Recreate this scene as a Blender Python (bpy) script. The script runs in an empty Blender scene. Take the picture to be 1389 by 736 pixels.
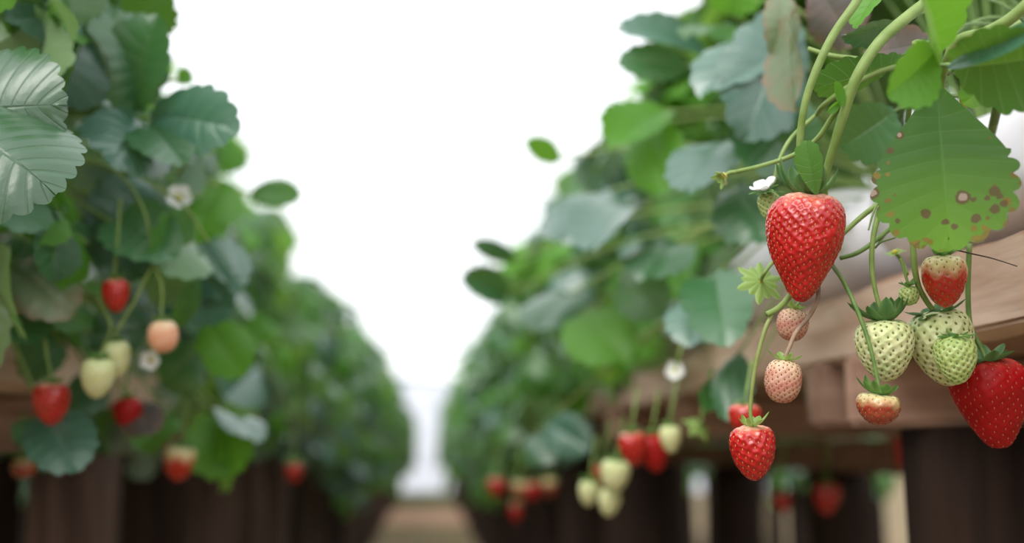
import bpy, math, random
import numpy as np
from mathutils import Vector, Matrix

R = random.Random(7)
S = bpy.context.scene
COL = S.collection
PI = math.pi

# ------------------------------------------------------------------ camera
FW, FH, F = 1389, 736, 1543.0
CX, CY = FW / 2, FH / 2
VPX, VPY = 580.0, 610.0
H = 0.68
phi = math.atan((VPY - CY) / F)
th = math.atan((CX - VPX) / F * math.cos(phi))
fwd = Vector((math.cos(phi) * math.sin(th), math.cos(phi) * math.cos(th), math.sin(phi)))
rgt = Vector((math.cos(th), -math.sin(th), 0))
upv = rgt.cross(fwd)
C = Vector((0, 0, H))
FOCUS = 0.6


def at(px, py, d):
    return C + rgt * ((px - CX) / F * d) - upv * ((py - CY) / F * d) + fwd * d


def proj(p):
    q = p - C
    d = q.dot(fwd)
    if d <= 0.01:
        return (-9999, -9999, d)
    return (CX + q.dot(rgt) / d * F, CY - q.dot(upv) / d * F, d)


cd = bpy.data.cameras.new('camera')
cam = bpy.data.objects.new('camera', cd)
COL.objects.link(cam)
cam.matrix_world = Matrix(((rgt.x, upv.x, -fwd.x, C.x), (rgt.y, upv.y, -fwd.y, C.y), (rgt.z, upv.z, -fwd.z, C.z), (0, 0, 0, 1)))
cd.sensor_width = 36.0
cd.lens = F / FW * 36.0
cd.clip_start = 0.02
cd.clip_end = 2000
cd.dof.use_dof = True
cd.dof.focus_distance = FOCUS
cd.dof.aperture_fstop = cd.lens / 12.6
S.camera = cam

# ------------------------------------------------------------------ materials


def lin(h):
    c = [int(h[i:i + 2], 16) / 255 for i in (0, 2, 4)]
    return tuple(x / 12.92 if x < .04045 else ((x + .055) / 1.055) ** 2.4 for x in c) + (1,)


class NT:
    def __init__(s, name):
        s.m = bpy.data.materials.new(name)
        s.m.use_nodes = True
        s.t = s.m.node_tree
        s.p = s.t.nodes['Principled BSDF']
        s.out = s.t.nodes['Material Output']

    def n(s, typ, **kw):
        nd = s.t.nodes.new(typ)
        for k, v in kw.items():
            if k == 'inp':
                for a, b in v.items():
                    if isinstance(b, bpy.types.NodeSocket):
                        s.t.links.new(b, nd.inputs[a])
                    else:
                        nd.inputs[a].default_value = b
            else:
                setattr(nd, k, v)
        return nd

    def l(s, a, b):
        s.t.links.new(a, b)

    def mix(s, f, a, b, blend='MIX'):
        nd = s.t.nodes.new('ShaderNodeMix')
        nd.data_type = 'RGBA'
        nd.blend_type = blend
        for i, v in ((0, f), (6, a), (7, b)):
            if isinstance(v, bpy.types.NodeSocket):
                s.l(v, nd.inputs[i])
            else:
                nd.inputs[i].default_value = v
        return nd.outputs[2]

    def ramp(s, f, pts):
        nd = s.t.nodes.new('ShaderNodeValToRGB')
        e = nd.color_ramp.elements
        while len(e) < len(pts):
            e.new(.5)
        for k, (p, c) in enumerate(pts):
            e[k].position = p
            e[k].color = c
        s.l(f, nd.inputs[0])
        return nd.outputs[0]

    def math(s, op, a, b=0.0):
        nd = s.t.nodes.new('ShaderNodeMath')
        nd.operation = op
        for i, v in ((0, a), (1, b)):
            if isinstance(v, bpy.types.NodeSocket):
                s.l(v, nd.inputs[i])
            else:
                nd.inputs[i].default_value = v
        return nd.outputs[0]


def leaf_mat(name, top1, top2, under, rough=.42, transl=.35, spots=None, veins=8, bumpk=.4, brown=0.0, spec=1.0, veinc=.35, coat=.45, tip_glow=None):
    k = NT(name)
    uv = k.n('ShaderNodeUVMap').outputs[0]
    sep = k.n('ShaderNodeSeparateXYZ', inp={0: uv})
    oi = k.n('ShaderNodeObjectInfo')
    geo = k.n('ShaderNodeNewGeometry')
    tc = k.n('ShaderNodeTexCoord')
    rnd = k.math('ADD', k.math('MULTIPLY', oi.outputs['Random'], .75), k.math('MULTIPLY', geo.outputs['Random Per Island'], .25))
    nz = k.n('ShaderNodeTexNoise', inp={'Vector': tc.outputs['Object'], 'Scale': 28.0, 'Detail': 4.0})
    f = k.math('ADD', rnd, k.math('MULTIPLY', k.math('SUBTRACT', nz.outputs[0], .5), .5))
    col = k.mix(f, top1, top2)
    # lateral veins follow UV.x, midrib UV.y = 0
    fr = k.math('FRACT', k.math('MULTIPLY', sep.outputs[0], float(veins)))
    d = k.math('ABSOLUTE', k.math('SUBTRACT', fr, .5))
    vein = k.math('SUBTRACT', 1.0, k.math('MULTIPLY', d, 14.0))
    vein = k.math('MAXIMUM', vein, 0.0)
    mid = k.math('MAXIMUM', k.math('SUBTRACT', 1.0, k.math('MULTIPLY', k.math('ABSOLUTE', sep.outputs[1]), 28.0)), 0.0)
    vv = k.math('MAXIMUM', k.math('MULTIPLY', vein, .55), mid)
    vc = k.mix(.5, under, (.25, .36, .16, 1))
    col = k.mix(k.math('MULTIPLY', vv, veinc), col, vc)
    ucol = k.mix(k.math('MULTIPLY', vv, .5), under, (.30, .40, .18, 1))
    col = k.mix(geo.outputs['Backfacing'], col, ucol)
    if tip_glow:  # light shining through the leaf, painted as a colour gradient toward its tip
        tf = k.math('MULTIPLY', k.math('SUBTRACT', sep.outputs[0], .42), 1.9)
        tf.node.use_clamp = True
        col = k.mix(tf, col, tip_glow)
    if brown:
        edge = k.math('MULTIPLY', k.math('POWER', k.math('ABSOLUTE', sep.outputs[1]), 5.0), 1.3)
        n2 = k.n('ShaderNodeTexNoise', inp={'Vector': tc.outputs['Object'], 'Scale': 60.0, 'Detail': 3.0})
        e = k.math('MULTIPLY', k.math('ADD', edge, k.math('MULTIPLY', k.math('SUBTRACT', n2.outputs[0], .45), 3.0)), brown)
        e.node.use_clamp = True
        col = k.mix(e, col, lin('8a5a44'))
    if spots:
        # disease spots of their own shape: voronoi dots, densest at the margin
        vo = k.n('ShaderNodeTexVoronoi', inp={'Vector': tc.outputs['Object'], 'Scale': 190.0, 'Randomness': 1.0})
        rndc = k.n('ShaderNodeSeparateXYZ', inp={0: vo.outputs['Color']})
        rim = k.math('POWER', k.math('ABSOLUTE', sep.outputs[1]), 3.0)
        low = k.math('POWER', sep.outputs[0], 1.6)
        thr = k.math('MULTIPLY', k.math('MULTIPLY', rim, low), k.math('MULTIPLY', rndc.outputs[0], 1.2))
        s1 = k.math('GREATER_THAN', k.math('SUBTRACT', k.math('MULTIPLY', thr, 1.35), vo.outputs['Distance']), 0.0)
        sp = k.mix(rndc.outputs[1], lin('6a3a22'), lin('8a6a20'))
        col = k.mix(k.math('MULTIPLY', s1, .85), col, sp)
        for (sx, sy, rr, pale) in spots:
            pt = k.n('ShaderNodeCombineXYZ', inp={0: sx, 1: sy, 2: 0.0})
            flat = k.n('ShaderNodeVectorMath', operation='MULTIPLY', inp={0: tc.outputs['Object'], 1: (1, 1, 0)})
            wob = k.n('ShaderNodeTexNoise', inp={'Vector': tc.outputs['Object'], 'Scale': 400.0})
            dd = k.n('ShaderNodeVectorMath', operation='DISTANCE', inp={0: flat.outputs[0], 1: pt.outputs[0]})
            dist = k.math('ADD', dd.outputs['Value'], k.math('MULTIPLY', k.math('SUBTRACT', wob.outputs[0], .5), .0022))
            col = k.mix(k.math('MULTIPLY', k.math('LESS_THAN', dist, rr), .9), col, lin('5a3026'))
            if pale:
                col = k.mix(k.math('LESS_THAN', dist, rr * .55), col, lin('a98f86'))
    k.l(col, k.p.inputs['Base Color'])
    k.p.inputs['Roughness'].default_value = rough
    k.p.inputs['Specular IOR Level'].default_value = spec
    k.p.inputs['Coat Weight'].default_value = coat
    k.p.inputs['Coat Roughness'].default_value = .3
    bn = k.n('ShaderNodeTexNoise', inp={'Vector': tc.outputs['Object'], 'Scale': 220.0, 'Detail': 2.0})
    hgt = k.math('SUBTRACT', k.math('MULTIPLY', bn.outputs[0], .35), vv)
    bp = k.n('ShaderNodeBump', inp={'Strength': bumpk, 'Distance': .0012, 'Height': hgt})
    k.l(bp.outputs[0], k.p.inputs['Normal'])
    tr = k.n('ShaderNodeBsdfTranslucent')
    tcol = k.mix(.6, col, (.22, .42, .03, 1))
    k.l(tcol, tr.inputs[0])
    ms = k.n('ShaderNodeMixShader', inp={0: transl})
    k.l(k.p.outputs[0], ms.inputs[1])
    k.l(tr.outputs[0], ms.inputs[2])
    k.l(ms.outputs[0], k.out.inputs[0])
    return k.m


def plain(name, c1, c2=None, rough=.6, scale=30.0, bump=0.0, spec=.5, sss=0.0, transl=0.0, stretch=None, det=4.0):
    k = NT(name)
    tc = k.n('ShaderNodeTexCoord')
    v = tc.outputs['Object']
    if stretch:
        v = k.n('ShaderNodeMapping', inp={'Vector': v, 'Scale': stretch}).outputs[0]
    nz = k.n('ShaderNodeTexNoise', inp={'Vector': v, 'Scale': scale, 'Detail': det})
    col = k.ramp(nz.outputs[0], [(.35, c1), (.68, c2 or c1)])
    k.l(col, k.p.inputs['Base Color'])
    k.p.inputs['Roughness'].default_value = rough
    k.p.inputs['Specular IOR Level'].default_value = spec
    if sss:
        k.p.inputs['Subsurface Weight'].default_value = sss
        k.p.inputs['Subsurface Scale'].default_value = .004
    if bump:
        bp = k.n('ShaderNodeBump', inp={'Strength': bump, 'Distance': .004, 'Height': nz.outputs[0]})
        k.l(bp.outputs[0], k.p.inputs['Normal'])
    if transl:
        tr = k.n('ShaderNodeBsdfTranslucent')
        k.l(col, tr.inputs[0])
        ms = k.n('ShaderNodeMixShader', inp={0: transl})
        k.l(k.p.outputs[0], ms.inputs[1])
        k.l(tr.outputs[0], ms.inputs[2])
        k.l(ms.outputs[0], k.out.inputs[0])
    return k.m


def tint_mat(name, rough=.26, sss=.10, coat=.5, spec=.5, transl=0.0):
    k = NT(name)
    at_ = k.n('ShaderNodeAttribute', attribute_name='tint')
    k.l(at_.outputs['Color'], k.p.inputs['Base Color'])
    k.p.inputs['Roughness'].default_value = rough
    k.p.inputs['Specular IOR Level'].default_value = spec
    k.p.inputs['Subsurface Weight'].default_value = sss
    k.p.inputs['Subsurface Radius'].default_value = (1.0, .35, .2)
    k.p.inputs['Subsurface Scale'].default_value = .003
    k.p.inputs['Coat Weight'].default_value = coat
    k.p.inputs['Coat Roughness'].default_value = .09
    if transl:
        tr = k.n('ShaderNodeBsdfTranslucent')
        k.l(at_.outputs['Color'], tr.inputs[0])
        ms = k.n('ShaderNodeMixShader', inp={0: transl})
        k.l(k.p.outputs[0], ms.inputs[1])
        k.l(tr.outputs[0], ms.inputs[2])
        k.l(ms.outputs[0], k.out.inputs[0])
    return k.m


M = {}
M['leaf'] = leaf_mat('leaf_green', lin('33602e'), lin('5a9c3a'), lin('8aab74'), rough=.40)
M['leaf_dark'] = leaf_mat('leaf_dark_green', lin('255034'), lin('3e7844'), lin('769a70'), rough=.36, transl=.22)
M['leaf_bright'] = leaf_mat('leaf_bright_green', lin('4a8a26'), lin('6cae32'), lin('8cba58'), rough=.5, transl=.5, spec=.6, coat=.1)
M['leaf_blue'] = leaf_mat('leaf_blue_green', lin('30584a'), lin('46765f'), lin('90aa98'), rough=.34, transl=.12, veinc=.4, coat=.55)
M['leaf_grey'] = leaf_mat('leaf_grey_dry', lin('56694a'), lin('6d7f58'), lin('7c866c'), rough=.6, transl=.2, brown=.45)
M['leaf_purple'] = leaf_mat('leaf_old_purple', lin('40383c'), lin('5c4e50'), lin('5c5a4c'), rough=.65, transl=.12, brown=.3, spec=.5, coat=0)
M['leaf_front'] = leaf_mat('leaf_crisp_blue_green', lin('1c4a22'), lin('285a30'), lin('8aa888'), rough=.37, transl=.08, veins=12, veinc=.12, spec=1.0, coat=.3, bumpk=.65)
M['leaf_spot'] = leaf_mat('leaf_spotted', lin('29561d'), lin('356823'), lin('7fae58'), rough=.55, transl=.45, veins=11, bumpk=.12, spec=.4, coat=0, veinc=.22, tip_glow=lin('64961c'),
                          spots=[(.0195, .026, .0024, 1), (.0245, .034, .0018, 0), (-.008, .062, .0036, 1), (.0095, .069, .0024, 0), (-.0225, .061, .0028, 0), (-.019, .064, .0015, 0), (-.0245, .064, .0016, 0), (-.013, .064, .0014, 0),
                                 (-.022, .070, .0024, 0), (.034, .056, .0034, 1), (.0345, .050, .0026, 0), (-.013, .074, .0024, 0), (.001, .074, .0018, 0), (.023, .072, .0013, 0), (-.026, .068, .002, 0), (.033, .064, .0022, 0), (-.003, .077, .0016, 0)])
M['leaf_under'] = leaf_mat('leaf_underside_dark', lin('24501c'), lin('2f6026'), lin('3a6a2c'), rough=.5, transl=.3, spec=.5, coat=0)
M['stalk'] = plain('stalk_green', lin('7c964a'), lin('93aa62'), rough=.5, scale=90, bump=.15, transl=.15)
M['stalk_dark'] = plain('stalk_dark_green', lin('5d7d3c'), lin('7b9650'), rough=.5, scale=90, bump=.15, transl=.1)
M['stalk_olive'] = plain('stalk_olive', lin('7d8a48'), lin('8f9a5c'), rough=.5, scale=90, bump=.15)
M['stalk_brown'] = plain('stalk_brown', lin('7a5f50'), lin('a58a72'), rough=.6, scale=90, bump=.15)
M['twig'] = plain('twig_dark', lin('3d2c28'), lin('55403a'), rough=.7, scale=90)
M['fruit'] = tint_mat('fruit_skin')
M['fruit_deep'] = tint_mat('fruit_skin_deep', rough=.5, coat=.0, spec=.3)
M['fruit_pale'] = tint_mat('fruit_skin_unripe', rough=.45, coat=.05, sss=.3)
M['seed'] = tint_mat('seed', rough=.4, sss=0, coat=.2)
M['sepal'] = tint_mat('sepal', rough=.5, sss=0, coat=0, transl=.35)
M['petal'] = plain('petal_white', lin('f4f4f4'), lin('ffffff'), rough=.5, transl=.3)
M['petal_pink'] = plain('petal_pink', lin('e8a9bd'), lin('f6d5de'), rough=.5, transl=.3)
M['pollen'] = plain('flower_centre', lin('c9b53a'), lin('a3b04a'), rough=.7)
M['wood'] = plain('plank_wood', lin('dcc0ae'), lin('b8947e'), rough=.75, scale=16, bump=.6, stretch=(3, .35, 3), spec=.3, det=8)
M['joist'] = plain('joist_wood', lin('a88878'), lin('7e5e4c'), rough=.75, scale=16, bump=.5, stretch=(.4, 3, 3), spec=.3, det=8)
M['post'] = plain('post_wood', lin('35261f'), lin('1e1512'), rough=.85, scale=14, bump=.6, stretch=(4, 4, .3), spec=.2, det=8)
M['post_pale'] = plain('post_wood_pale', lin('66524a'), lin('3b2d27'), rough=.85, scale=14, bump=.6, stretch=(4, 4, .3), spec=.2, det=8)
M['bag'] = plain('grow_bag_plastic', lin('e9e6ec'), lin('dcd8df'), rough=.35, scale=9, bump=.1)
M['soil'] = plain('soil', lin('8c7560'), lin('6f6a4a'), rough=.95, scale=2.2, bump=.4, spec=.1, det=8)
M['sand'] = plain('sand', lin('c09a84'), lin('ad8a72'), rough=.95, scale=5, bump=.2, spec=.1)
M['grass'] = plain('grass', lin('5c6b3c'), lin('7a7d50'), rough=.8, scale=20)
M['sheet'] = plain('white_sheet', lin('d2d6e4'), lin('dadeea'), rough=.6, scale=3)
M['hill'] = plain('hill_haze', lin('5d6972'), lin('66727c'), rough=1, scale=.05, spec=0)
M['crown'] = plain('crown_brown', lin('6e3a26'), lin('9a7048'), rough=.8, scale=60, bump=.5)

# ------------------------------------------------------------------ mesh helpers


def mesh(name, verts, faces, mats, uvs=None, tint=None, fmat=None, smooth=True):
    me = bpy.data.meshes.new(name)
    me.from_pydata([tuple(v) for v in verts], [], faces)
    for m in (mats if isinstance(mats, (list, tuple)) else [mats]):
        me.materials.append(m)
    if smooth:
        me.polygons.foreach_set('use_smooth', [True] * len(me.polygons))
    if fmat:
        me.polygons.foreach_set('material_index', fmat)
    if uvs is not None:
        ul = me.uv_layers.new(name='UVMap')
        vi = np.zeros(len(me.loops), dtype=np.int32)
        me.loops.foreach_get('vertex_index', vi)
        ul.data.foreach_set('uv', np.asarray(uvs, dtype=np.float32)[vi].ravel())
    if tint is not None:
        ca = me.color_attributes.new('tint', 'FLOAT_COLOR', 'POINT')
        t = np.ones((len(verts), 4), dtype=np.float32)
        t[:, :3] = np.asarray(tint, dtype=np.float32)[:, :3]
        ca.data.foreach_set('color', t.ravel())
    me.update()
    return me


WM = {}


def link(name, data, parent=None, W=None):
    o = bpy.data.objects.new(name, data)
    COL.objects.link(o)
    W = W or Matrix()
    if parent is not None:
        o.parent = parent
        o.matrix_basis = WM[parent.name].inverted() @ W
    else:
        o.matrix_basis = W
    WM[o.name] = W
    return o


def tag(o, label=None, cat=None, group=None, kind=None):
    for k_, v in (('label', label), ('category', cat), ('group', group), ('kind', kind)):
        if v:
            o[k_] = v
    return o


def thing(name, loc, label, cat, group=None):
    o = link(name, None, None, Matrix.Translation(loc))
    o.empty_display_size = .02
    return tag(o, label, cat, group)


def cat_rom(pts, n):
    P = [Vector(p) for p in pts]
    P = [P[0] * 2 - P[1]] + P + [P[-1] * 2 - P[-2]]
    out = []
    seg = len(P) - 3
    for i in range(n + 1):
        x = i / n * seg
        k = min(int(x), seg - 1)
        t = x - k
        a, b, c, d = P[k:k + 4]
        out.append(.5 * ((2 * b) + (c - a) * t + (2 * a - 5 * b + 4 * c - d) * t * t + (3 * b - a - 3 * c + d) * t ** 3))
    return out


def tube_geo(pts, radii, n=16, seg=8):
    """closed tube through points, radius interpolated"""
    path = cat_rom(pts, n)
    m = len(radii) - 1
    V, Fc = [], []
    up = Vector((.13, .31, .94))
    for i, p in enumerate(path):
        t = (path[min(i + 1, n)] - path[max(i - 1, 0)]).normalized()
        a = t.cross(up)
        if a.length < .05:
            a = t.cross(Vector((1, 0, 0)))
        a.normalize()
        b = t.cross(a)
        x = i / n * m
        k = min(int(x), m - 1) if m else 0
        r = radii[0] if m == 0 else radii[k] + (radii[k + 1] - radii[k]) * (x - k)
        for j in range(seg):
            an = 2 * PI * j / seg
            V.append(p + a * (math.cos(an) * r) + b * (math.sin(an) * r))
    for i in range(n):
        for j in range(seg):
            k = (j + 1) % seg
            Fc.append((i * seg + j, i * seg + k, (i + 1) * seg + k, (i + 1) * seg + j))
    Fc.append(tuple(range(seg - 1, -1, -1)))
    Fc.append(tuple(n * seg + j for j in range(seg)))
    return V, Fc


def tube(name, pts, radii, mat, parent, n=16, seg=8):
    p0 = Vector(pts[0])
    V, Fc = tube_geo([Vector(p) - p0 for p in pts], radii, n, seg)
    return link(name, mesh(name, V, Fc, mat), parent, Matrix.Translation(p0))


OUT_ROUND = [(0, 0), (.20, .03), (.40, .17), (.50, .42), (.50, .64), (.40, .85), (.20, .97), (0, 1)]
OUT_OBOV = [(0, 0), (.11, .06), (.28, .24), (.43, .46), (.50, .66), (.43, .85), (.22, .97), (0, 1)]
OUT_KITE = [(0, 0), (.06, .05), (.24, .22), (.42, .40), (.50, .54), (.50, .70), (.41, .87), (.21, .97), (0, 1)]
OUT_OVAL = [(0, 0), (.16, .05), (.36, .22), (.48, .44), (.48, .62), (.38, .82), (.18, .96), (0, 1)]


def blade(L, W, outline=OUT_OVAL, nt=9, sub=4, nv=4, fold=.25, bend=.6, cup=0.0, corr=.007, wave=.02, tooth=.05, seed=0, tooth0=.12):
    """Leaflet: base at origin, +Y to the tip, +Z upper face. Grid rows follow the lateral veins, one rounded tooth per vein."""
    rr = random.Random(seed)
    n = nt * sub
    half = cat_rom([(x * W, y * L, 0) for x, y in outline], n)
    ph = [rr.uniform(0, 6.28) for _ in range(4)]
    V, U, Fc = [], [], []
    for side in (-1, 1):
        base = len(V)
        for i in range(n + 1):
            s = i / n
            o = half[i]
            t = half[min(i + 1, n)] - half[max(i - 1, 0)]
            nrm = Vector((t.y, -t.x, 0))
            if nrm.length > 0:
                nrm.normalize()
            fr = (s * nt) % 1.0
            hgt = math.sin(PI * fr ** 1.25) ** .65 * (.75 + .5 * ((math.sin(57.3 * int(s * nt) + seed * 3 + side) * 43758.5) % 1)) if 0 < fr < 1 else 0
            on = 1 if s > tooth0 else 0
            if i == n:
                hgt = .8
                nrm = Vector((0, 1, 0))
            o = o + nrm * (tooth * W * (hgt - .55) * on)
            if i == n:
                o.x = 0
            my = L * (.02 + .96 * s ** 1.08) * .97
            if i == n:
                my = L * .90
            if i == 0:
                my = 0
            for j in range(nv + 1):
                v = j / nv
                x = o.x * v
                # veins sweep forward
                y = my + (o.y - my) * (v ** 1.25)
                z = fold * x
                z += cup * x * x / W
                z += corr * W * (-math.cos(2 * PI * fr) * -1) * .5 * math.sin(PI * min(1, v * 1.02)) ** .7 * (1 if s > .05 else 0)
                z += wave * W * (v ** 2) * (math.sin(5 * s * 2 + ph[0] + side) + .6 * math.sin(11 * s + ph[1] * side))
                X = side * x
                V.append([X, y, z])
                U.append((s, side * v))
        for i in range(n):
            for j in range(nv):
                a = base + i * (nv + 1) + j
                q = (a, a + 1, a + nv + 2, a + nv + 1)
                Fc.append(q if side == 1 else q[::-1])
    # bend along the length (droop of the tip)
    k = bend / L
    for p in V:
        if abs(k) > 1e-6:
            an = p[1] * k
            y, z = p[1], p[2]
            p[1] = math.sin(an) / k + z * math.sin(an)
            p[2] = -(1 - math.cos(an)) / k + z * math.cos(an)
    return V, U, Fc


def merge(parts):
    V, U, Fc = [], [], []
    for v, u, f in parts:
        b = len(V)
        V += v
        U += u
        Fc += [tuple(b + i for i in q) for q in f]
    return V, U, Fc


def xf(geo, Mx):
    v, u, f = geo
    return [Mx @ Vector(p) for p in v], u, f


def basis(o, x, y, z):
    return Matrix(((x.x, y.x, z.x, o.x), (x.y, y.y, z.y, o.y), (x.z, y.z, z.z, o.z), (0, 0, 0, 1)))


def frame(o, y, zhint):
    y = y.normalized()
    z = zhint - y * zhint.dot(y)
    if z.length < 1e-4:
        z = Vector((.3, .2, 1)) - y * y.dot(Vector((.3, .2, 1)))
    z.normalize()
    x = y.cross(z)
    return basis(o, x, y, z)


# ---- trifoliate leaf prototypes: petiole from the crown (origin) out to +X/Z, blade at the end
def tri_blade(end, outdir, normal, L, seed, res):
    rr = random.Random(seed)
    nt, sub, nv = res
    parts = []
    for k, a in enumerate((0, 1.25, -1.25)):
        a += rr.uniform(-.15, .15)
        z = normal.normalized()
        y = outdir - z * outdir.dot(z)
        y.normalize()
        x = y.cross(z)
        d = (y * math.cos(a) + x * math.sin(a) - z * rr.uniform(.05, .35)).normalized()
        zz = (z + (x * math.sin(a) * rr.uniform(-.05, .35))).normalized()
        l = L * rr.uniform(.9, 1.05) * (1 if k == 0 else .92)
        b = blade(l, l * rr.uniform(.82, .98), outline=OUT_OVAL if k else OUT_OBOV, nt=nt, sub=sub, nv=nv, fold=rr.uniform(.12, .4),
                  bend=rr.uniform(.2, 1.2), cup=rr.uniform(-.9, .5), wave=.035, seed=seed * 7 + k)
        parts.append(xf(b, frame(end + d * .004, d, zz)))
    return merge(parts)


# (reach, rise, kind): where the blade sits relative to the crown
SHAPES = [(.06, .40), (.11, .36), (.15, .31), (.19, .27), (.22, .20), (.24, .13), (.25, .05), (.24, -.04), (.10, .28), (.16, .20), (.20, .09), (.05, .30)]


def leaf_proto(i, seed, res):
    reach, rise = SHAPES[i]
    rr = random.Random(seed)
    end = Vector((reach, 0, rise))
    el = math.atan2(rise - .05, reach)
    outdir = Vector((math.cos(el * .35 - .35), 0, math.sin(el * .35 - .35)))
    normal = Vector((math.cos(max(.35, el)), rr.uniform(-.3, .3), math.sin(max(.35, el)) + .25))
    g = tri_blade(end, outdir, normal, rr.uniform(.060, .076), seed, res)
    mid = Vector((reach * .35, rr.uniform(-.02, .02), max(rise * .62, .05)))
    pet = tube_geo([Vector((0, 0, -.02)), mid, end], [.0022, .0018, .0014], 8, 5)
    return g, pet, end + outdir * .03


CAND_MATS = ['leaf', 'leaf', 'leaf_dark', 'leaf_blue', 'leaf_bright', 'leaf_bright', 'leaf_blue', 'leaf']
PROTO = []
for i in range(len(SHAPES)):
    for s in range(2):
        g, pet, c = leaf_proto(i, 31 * i + s + 5, (7, 4, 3))
        sets = []
        for mk in dict.fromkeys(CAND_MATS):
            sets.append((mk, mesh('leaf', g[0], g[2], M[mk], uvs=g[1])))
        PROTO.append((dict(sets), mesh('petiole', pet[0], pet[1], M['stalk_dark']), c))

# ------------------------------------------------------------------ picture regions the foliage must leave open (true geometry, real depths)
SKY = [(200, -60), (215, 60), (240, 120), (325, 140), (330, 190), (300, 232), (350, 262), (400, 290), (392, 360), (440, 420), (480, 470), (528, 500),
       (548, 555), (566, 620), (600, 620), (604, 555), (612, 500), (626, 440), (628, 390), (660, 345), (700, 300), (742, 240), (728, 205), (790, 170), (868, 125), (850, 60), (930, -60)]
BAG = [(1225, 150), (1160, 235), (1095, 400), (1060, 470), (985, 470), (985, 760), (1450, 760), (1450, 130)]
RPLANK = [(760, 560), (985, 440), (985, 760), (760, 760)]
LBERRY = [(20, 370), (250, 370), (250, 590), (20, 590)]


def inside(poly, x, y):
    c = False
    j = len(poly) - 1
    for i in range(len(poly)):
        xi, yi = poly[i]
        xj, yj = poly[j]
        if (yi > y) != (yj > y) and x < (xj - xi) * (y - yi) / (yj - yi) + xi:
            c = not c
        j = i
    return c


def blocked(p, rad):
    x, y, d = proj(p)
    if d < .05:
        return False
    r = rad / d * F
    if d < .80 and -r < x < FW + r and -r < y < FH + r:
        return True
    for a in range(8):
        if inside(SKY, x + r * .4 * math.cos(a * PI / 4), y + r * .4 * math.sin(a * PI / 4)):
            return True
    if inside(SKY, x, y):
        return True
    if x > 600 and p.y < 1.35 and p.x < .60 and p.z < H + .50:
        return True
    if x > 700:
        for dx, dy in ((0, 0), (r * .8, 0), (0, r * .8), (r * .6, r * .6)):
            if inside(BAG, x + dx, y + dy) and d < 2.6:
                return True
        if inside(RPLANK, x, y + r * .5) and d < 3.0:
            return True
    elif inside(LBERRY, x, y) and d < .93:
        return True
    return False


# ------------------------------------------------------------------ plants
def near_plant(loc, label, group, n, rnd, side, droop):
    root = thing('strawberry_plant', loc, label, 'strawberry plant', group)
    cr_v, cr_f = tube_geo([Vector((0, 0, -.03)), Vector((0, .002, 0)), Vector((0, 0, .02))], [.009, .011, .006], 6, 8)
    link('crown', mesh('crown', cr_v, cr_f, M['crown']), root, WM[root.name])
    made = 0
    tries = 0
    while made < n and tries < n * 4:
        tries += 1
        i = rnd.randrange(len(PROTO))
        ms, pm, c = PROTO[i]
        az = rnd.uniform(0, 2 * PI)
        # favour the side that faces the aisle
        if rnd.random() < .45:
            az = (PI if side > 0 else 0) + rnd.uniform(-1.1, 1.1)
        sc = rnd.uniform(.82, 1.2)
        dz = rnd.uniform(-.05, .03)
        low = SHAPES[i // 2][1] < .1
        if low and rnd.random() < droop:
            dz -= rnd.uniform(.03, .14)
        W = WM[root.name] @ Matrix.Translation((0, 0, dz)) @ Matrix.Rotation(az, 4, 'Z') @ Matrix.Rotation(rnd.uniform(-.2, .2), 4, 'Y') @ Matrix.Scale(sc, 4)
        wc = W @ c
        if wc.z < H + .0 or blocked(wc, .055 * sc):
            continue
        x, y, d = proj(wc)
        if x < -260 or x > FW + 260 or y < -260:
            continue
        mk = CAND_MATS[rnd.randrange(len(CAND_MATS))]
        if wc.z > H + .42 and rnd.random() < .4:
            mk = 'leaf_bright'
        lf = link('leaf', ms[mk], root, W)
        link('petiole', pm, lf, W)
        made += 1
    return root


RB = dict(edge=.345, inner=.46, outer=.66, back=.80, top=H + .128)
LB = dict(edge=-.36, inner=-.47, outer=-.67, back=-.81, top=H + .105)
FARL = 'dense strawberry plant merging into the leafy {} row behind the berries'
y = .62
k = 0
while y < 3.7:
    for B, sd, nm in ((RB, 1, 'right'), (LB, -1, 'left')):
        for line in ('inner', 'outer'):
            yy = y + R.uniform(-.04, .04) + (.12 if line == 'outer' else 0)
            loc = Vector((B[line] + R.uniform(-.03, .03), yy, B['top'] + .10))
            near_plant(loc, FARL.format('right-hand' if sd > 0 else 'left-hand'), 'strawberry plants in the nearer part of the %s row' % nm, 46 if line == 'inner' else 30, R, sd, .8 if sd < 0 else .45)
    y += .25
    k += 1

# far plants: one foliage mesh each (about a metre of blur away, leaves merge)
def far_foliage(seed):
    rr = random.Random(seed)
    parts = []
    for i in range(95):
        a = rr.uniform(0, PI)
        rad = rr.uniform(.65, 1.0)
        cx = math.cos(a) * .30 * rad
        cz = math.sin(a) * .40 * rad + .02
        if abs(math.cos(a)) > .75:
            cz += rr.uniform(-.42, .05)
        cy = rr.uniform(-.2, .2)
        nrm = Vector((math.cos(a), rr.uniform(-.5, .3), math.sin(a) + .3)).normalized()
        od = Vector((math.cos(a) * .6, rr.uniform(-1, 1), -.4))
        g = tri_blade(Vector((cx, cy, cz)), od, nrm, rr.uniform(.062, .08), seed * 100 + i, (4, 2, 1))
        parts.append(g)
    return merge(parts)


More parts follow.
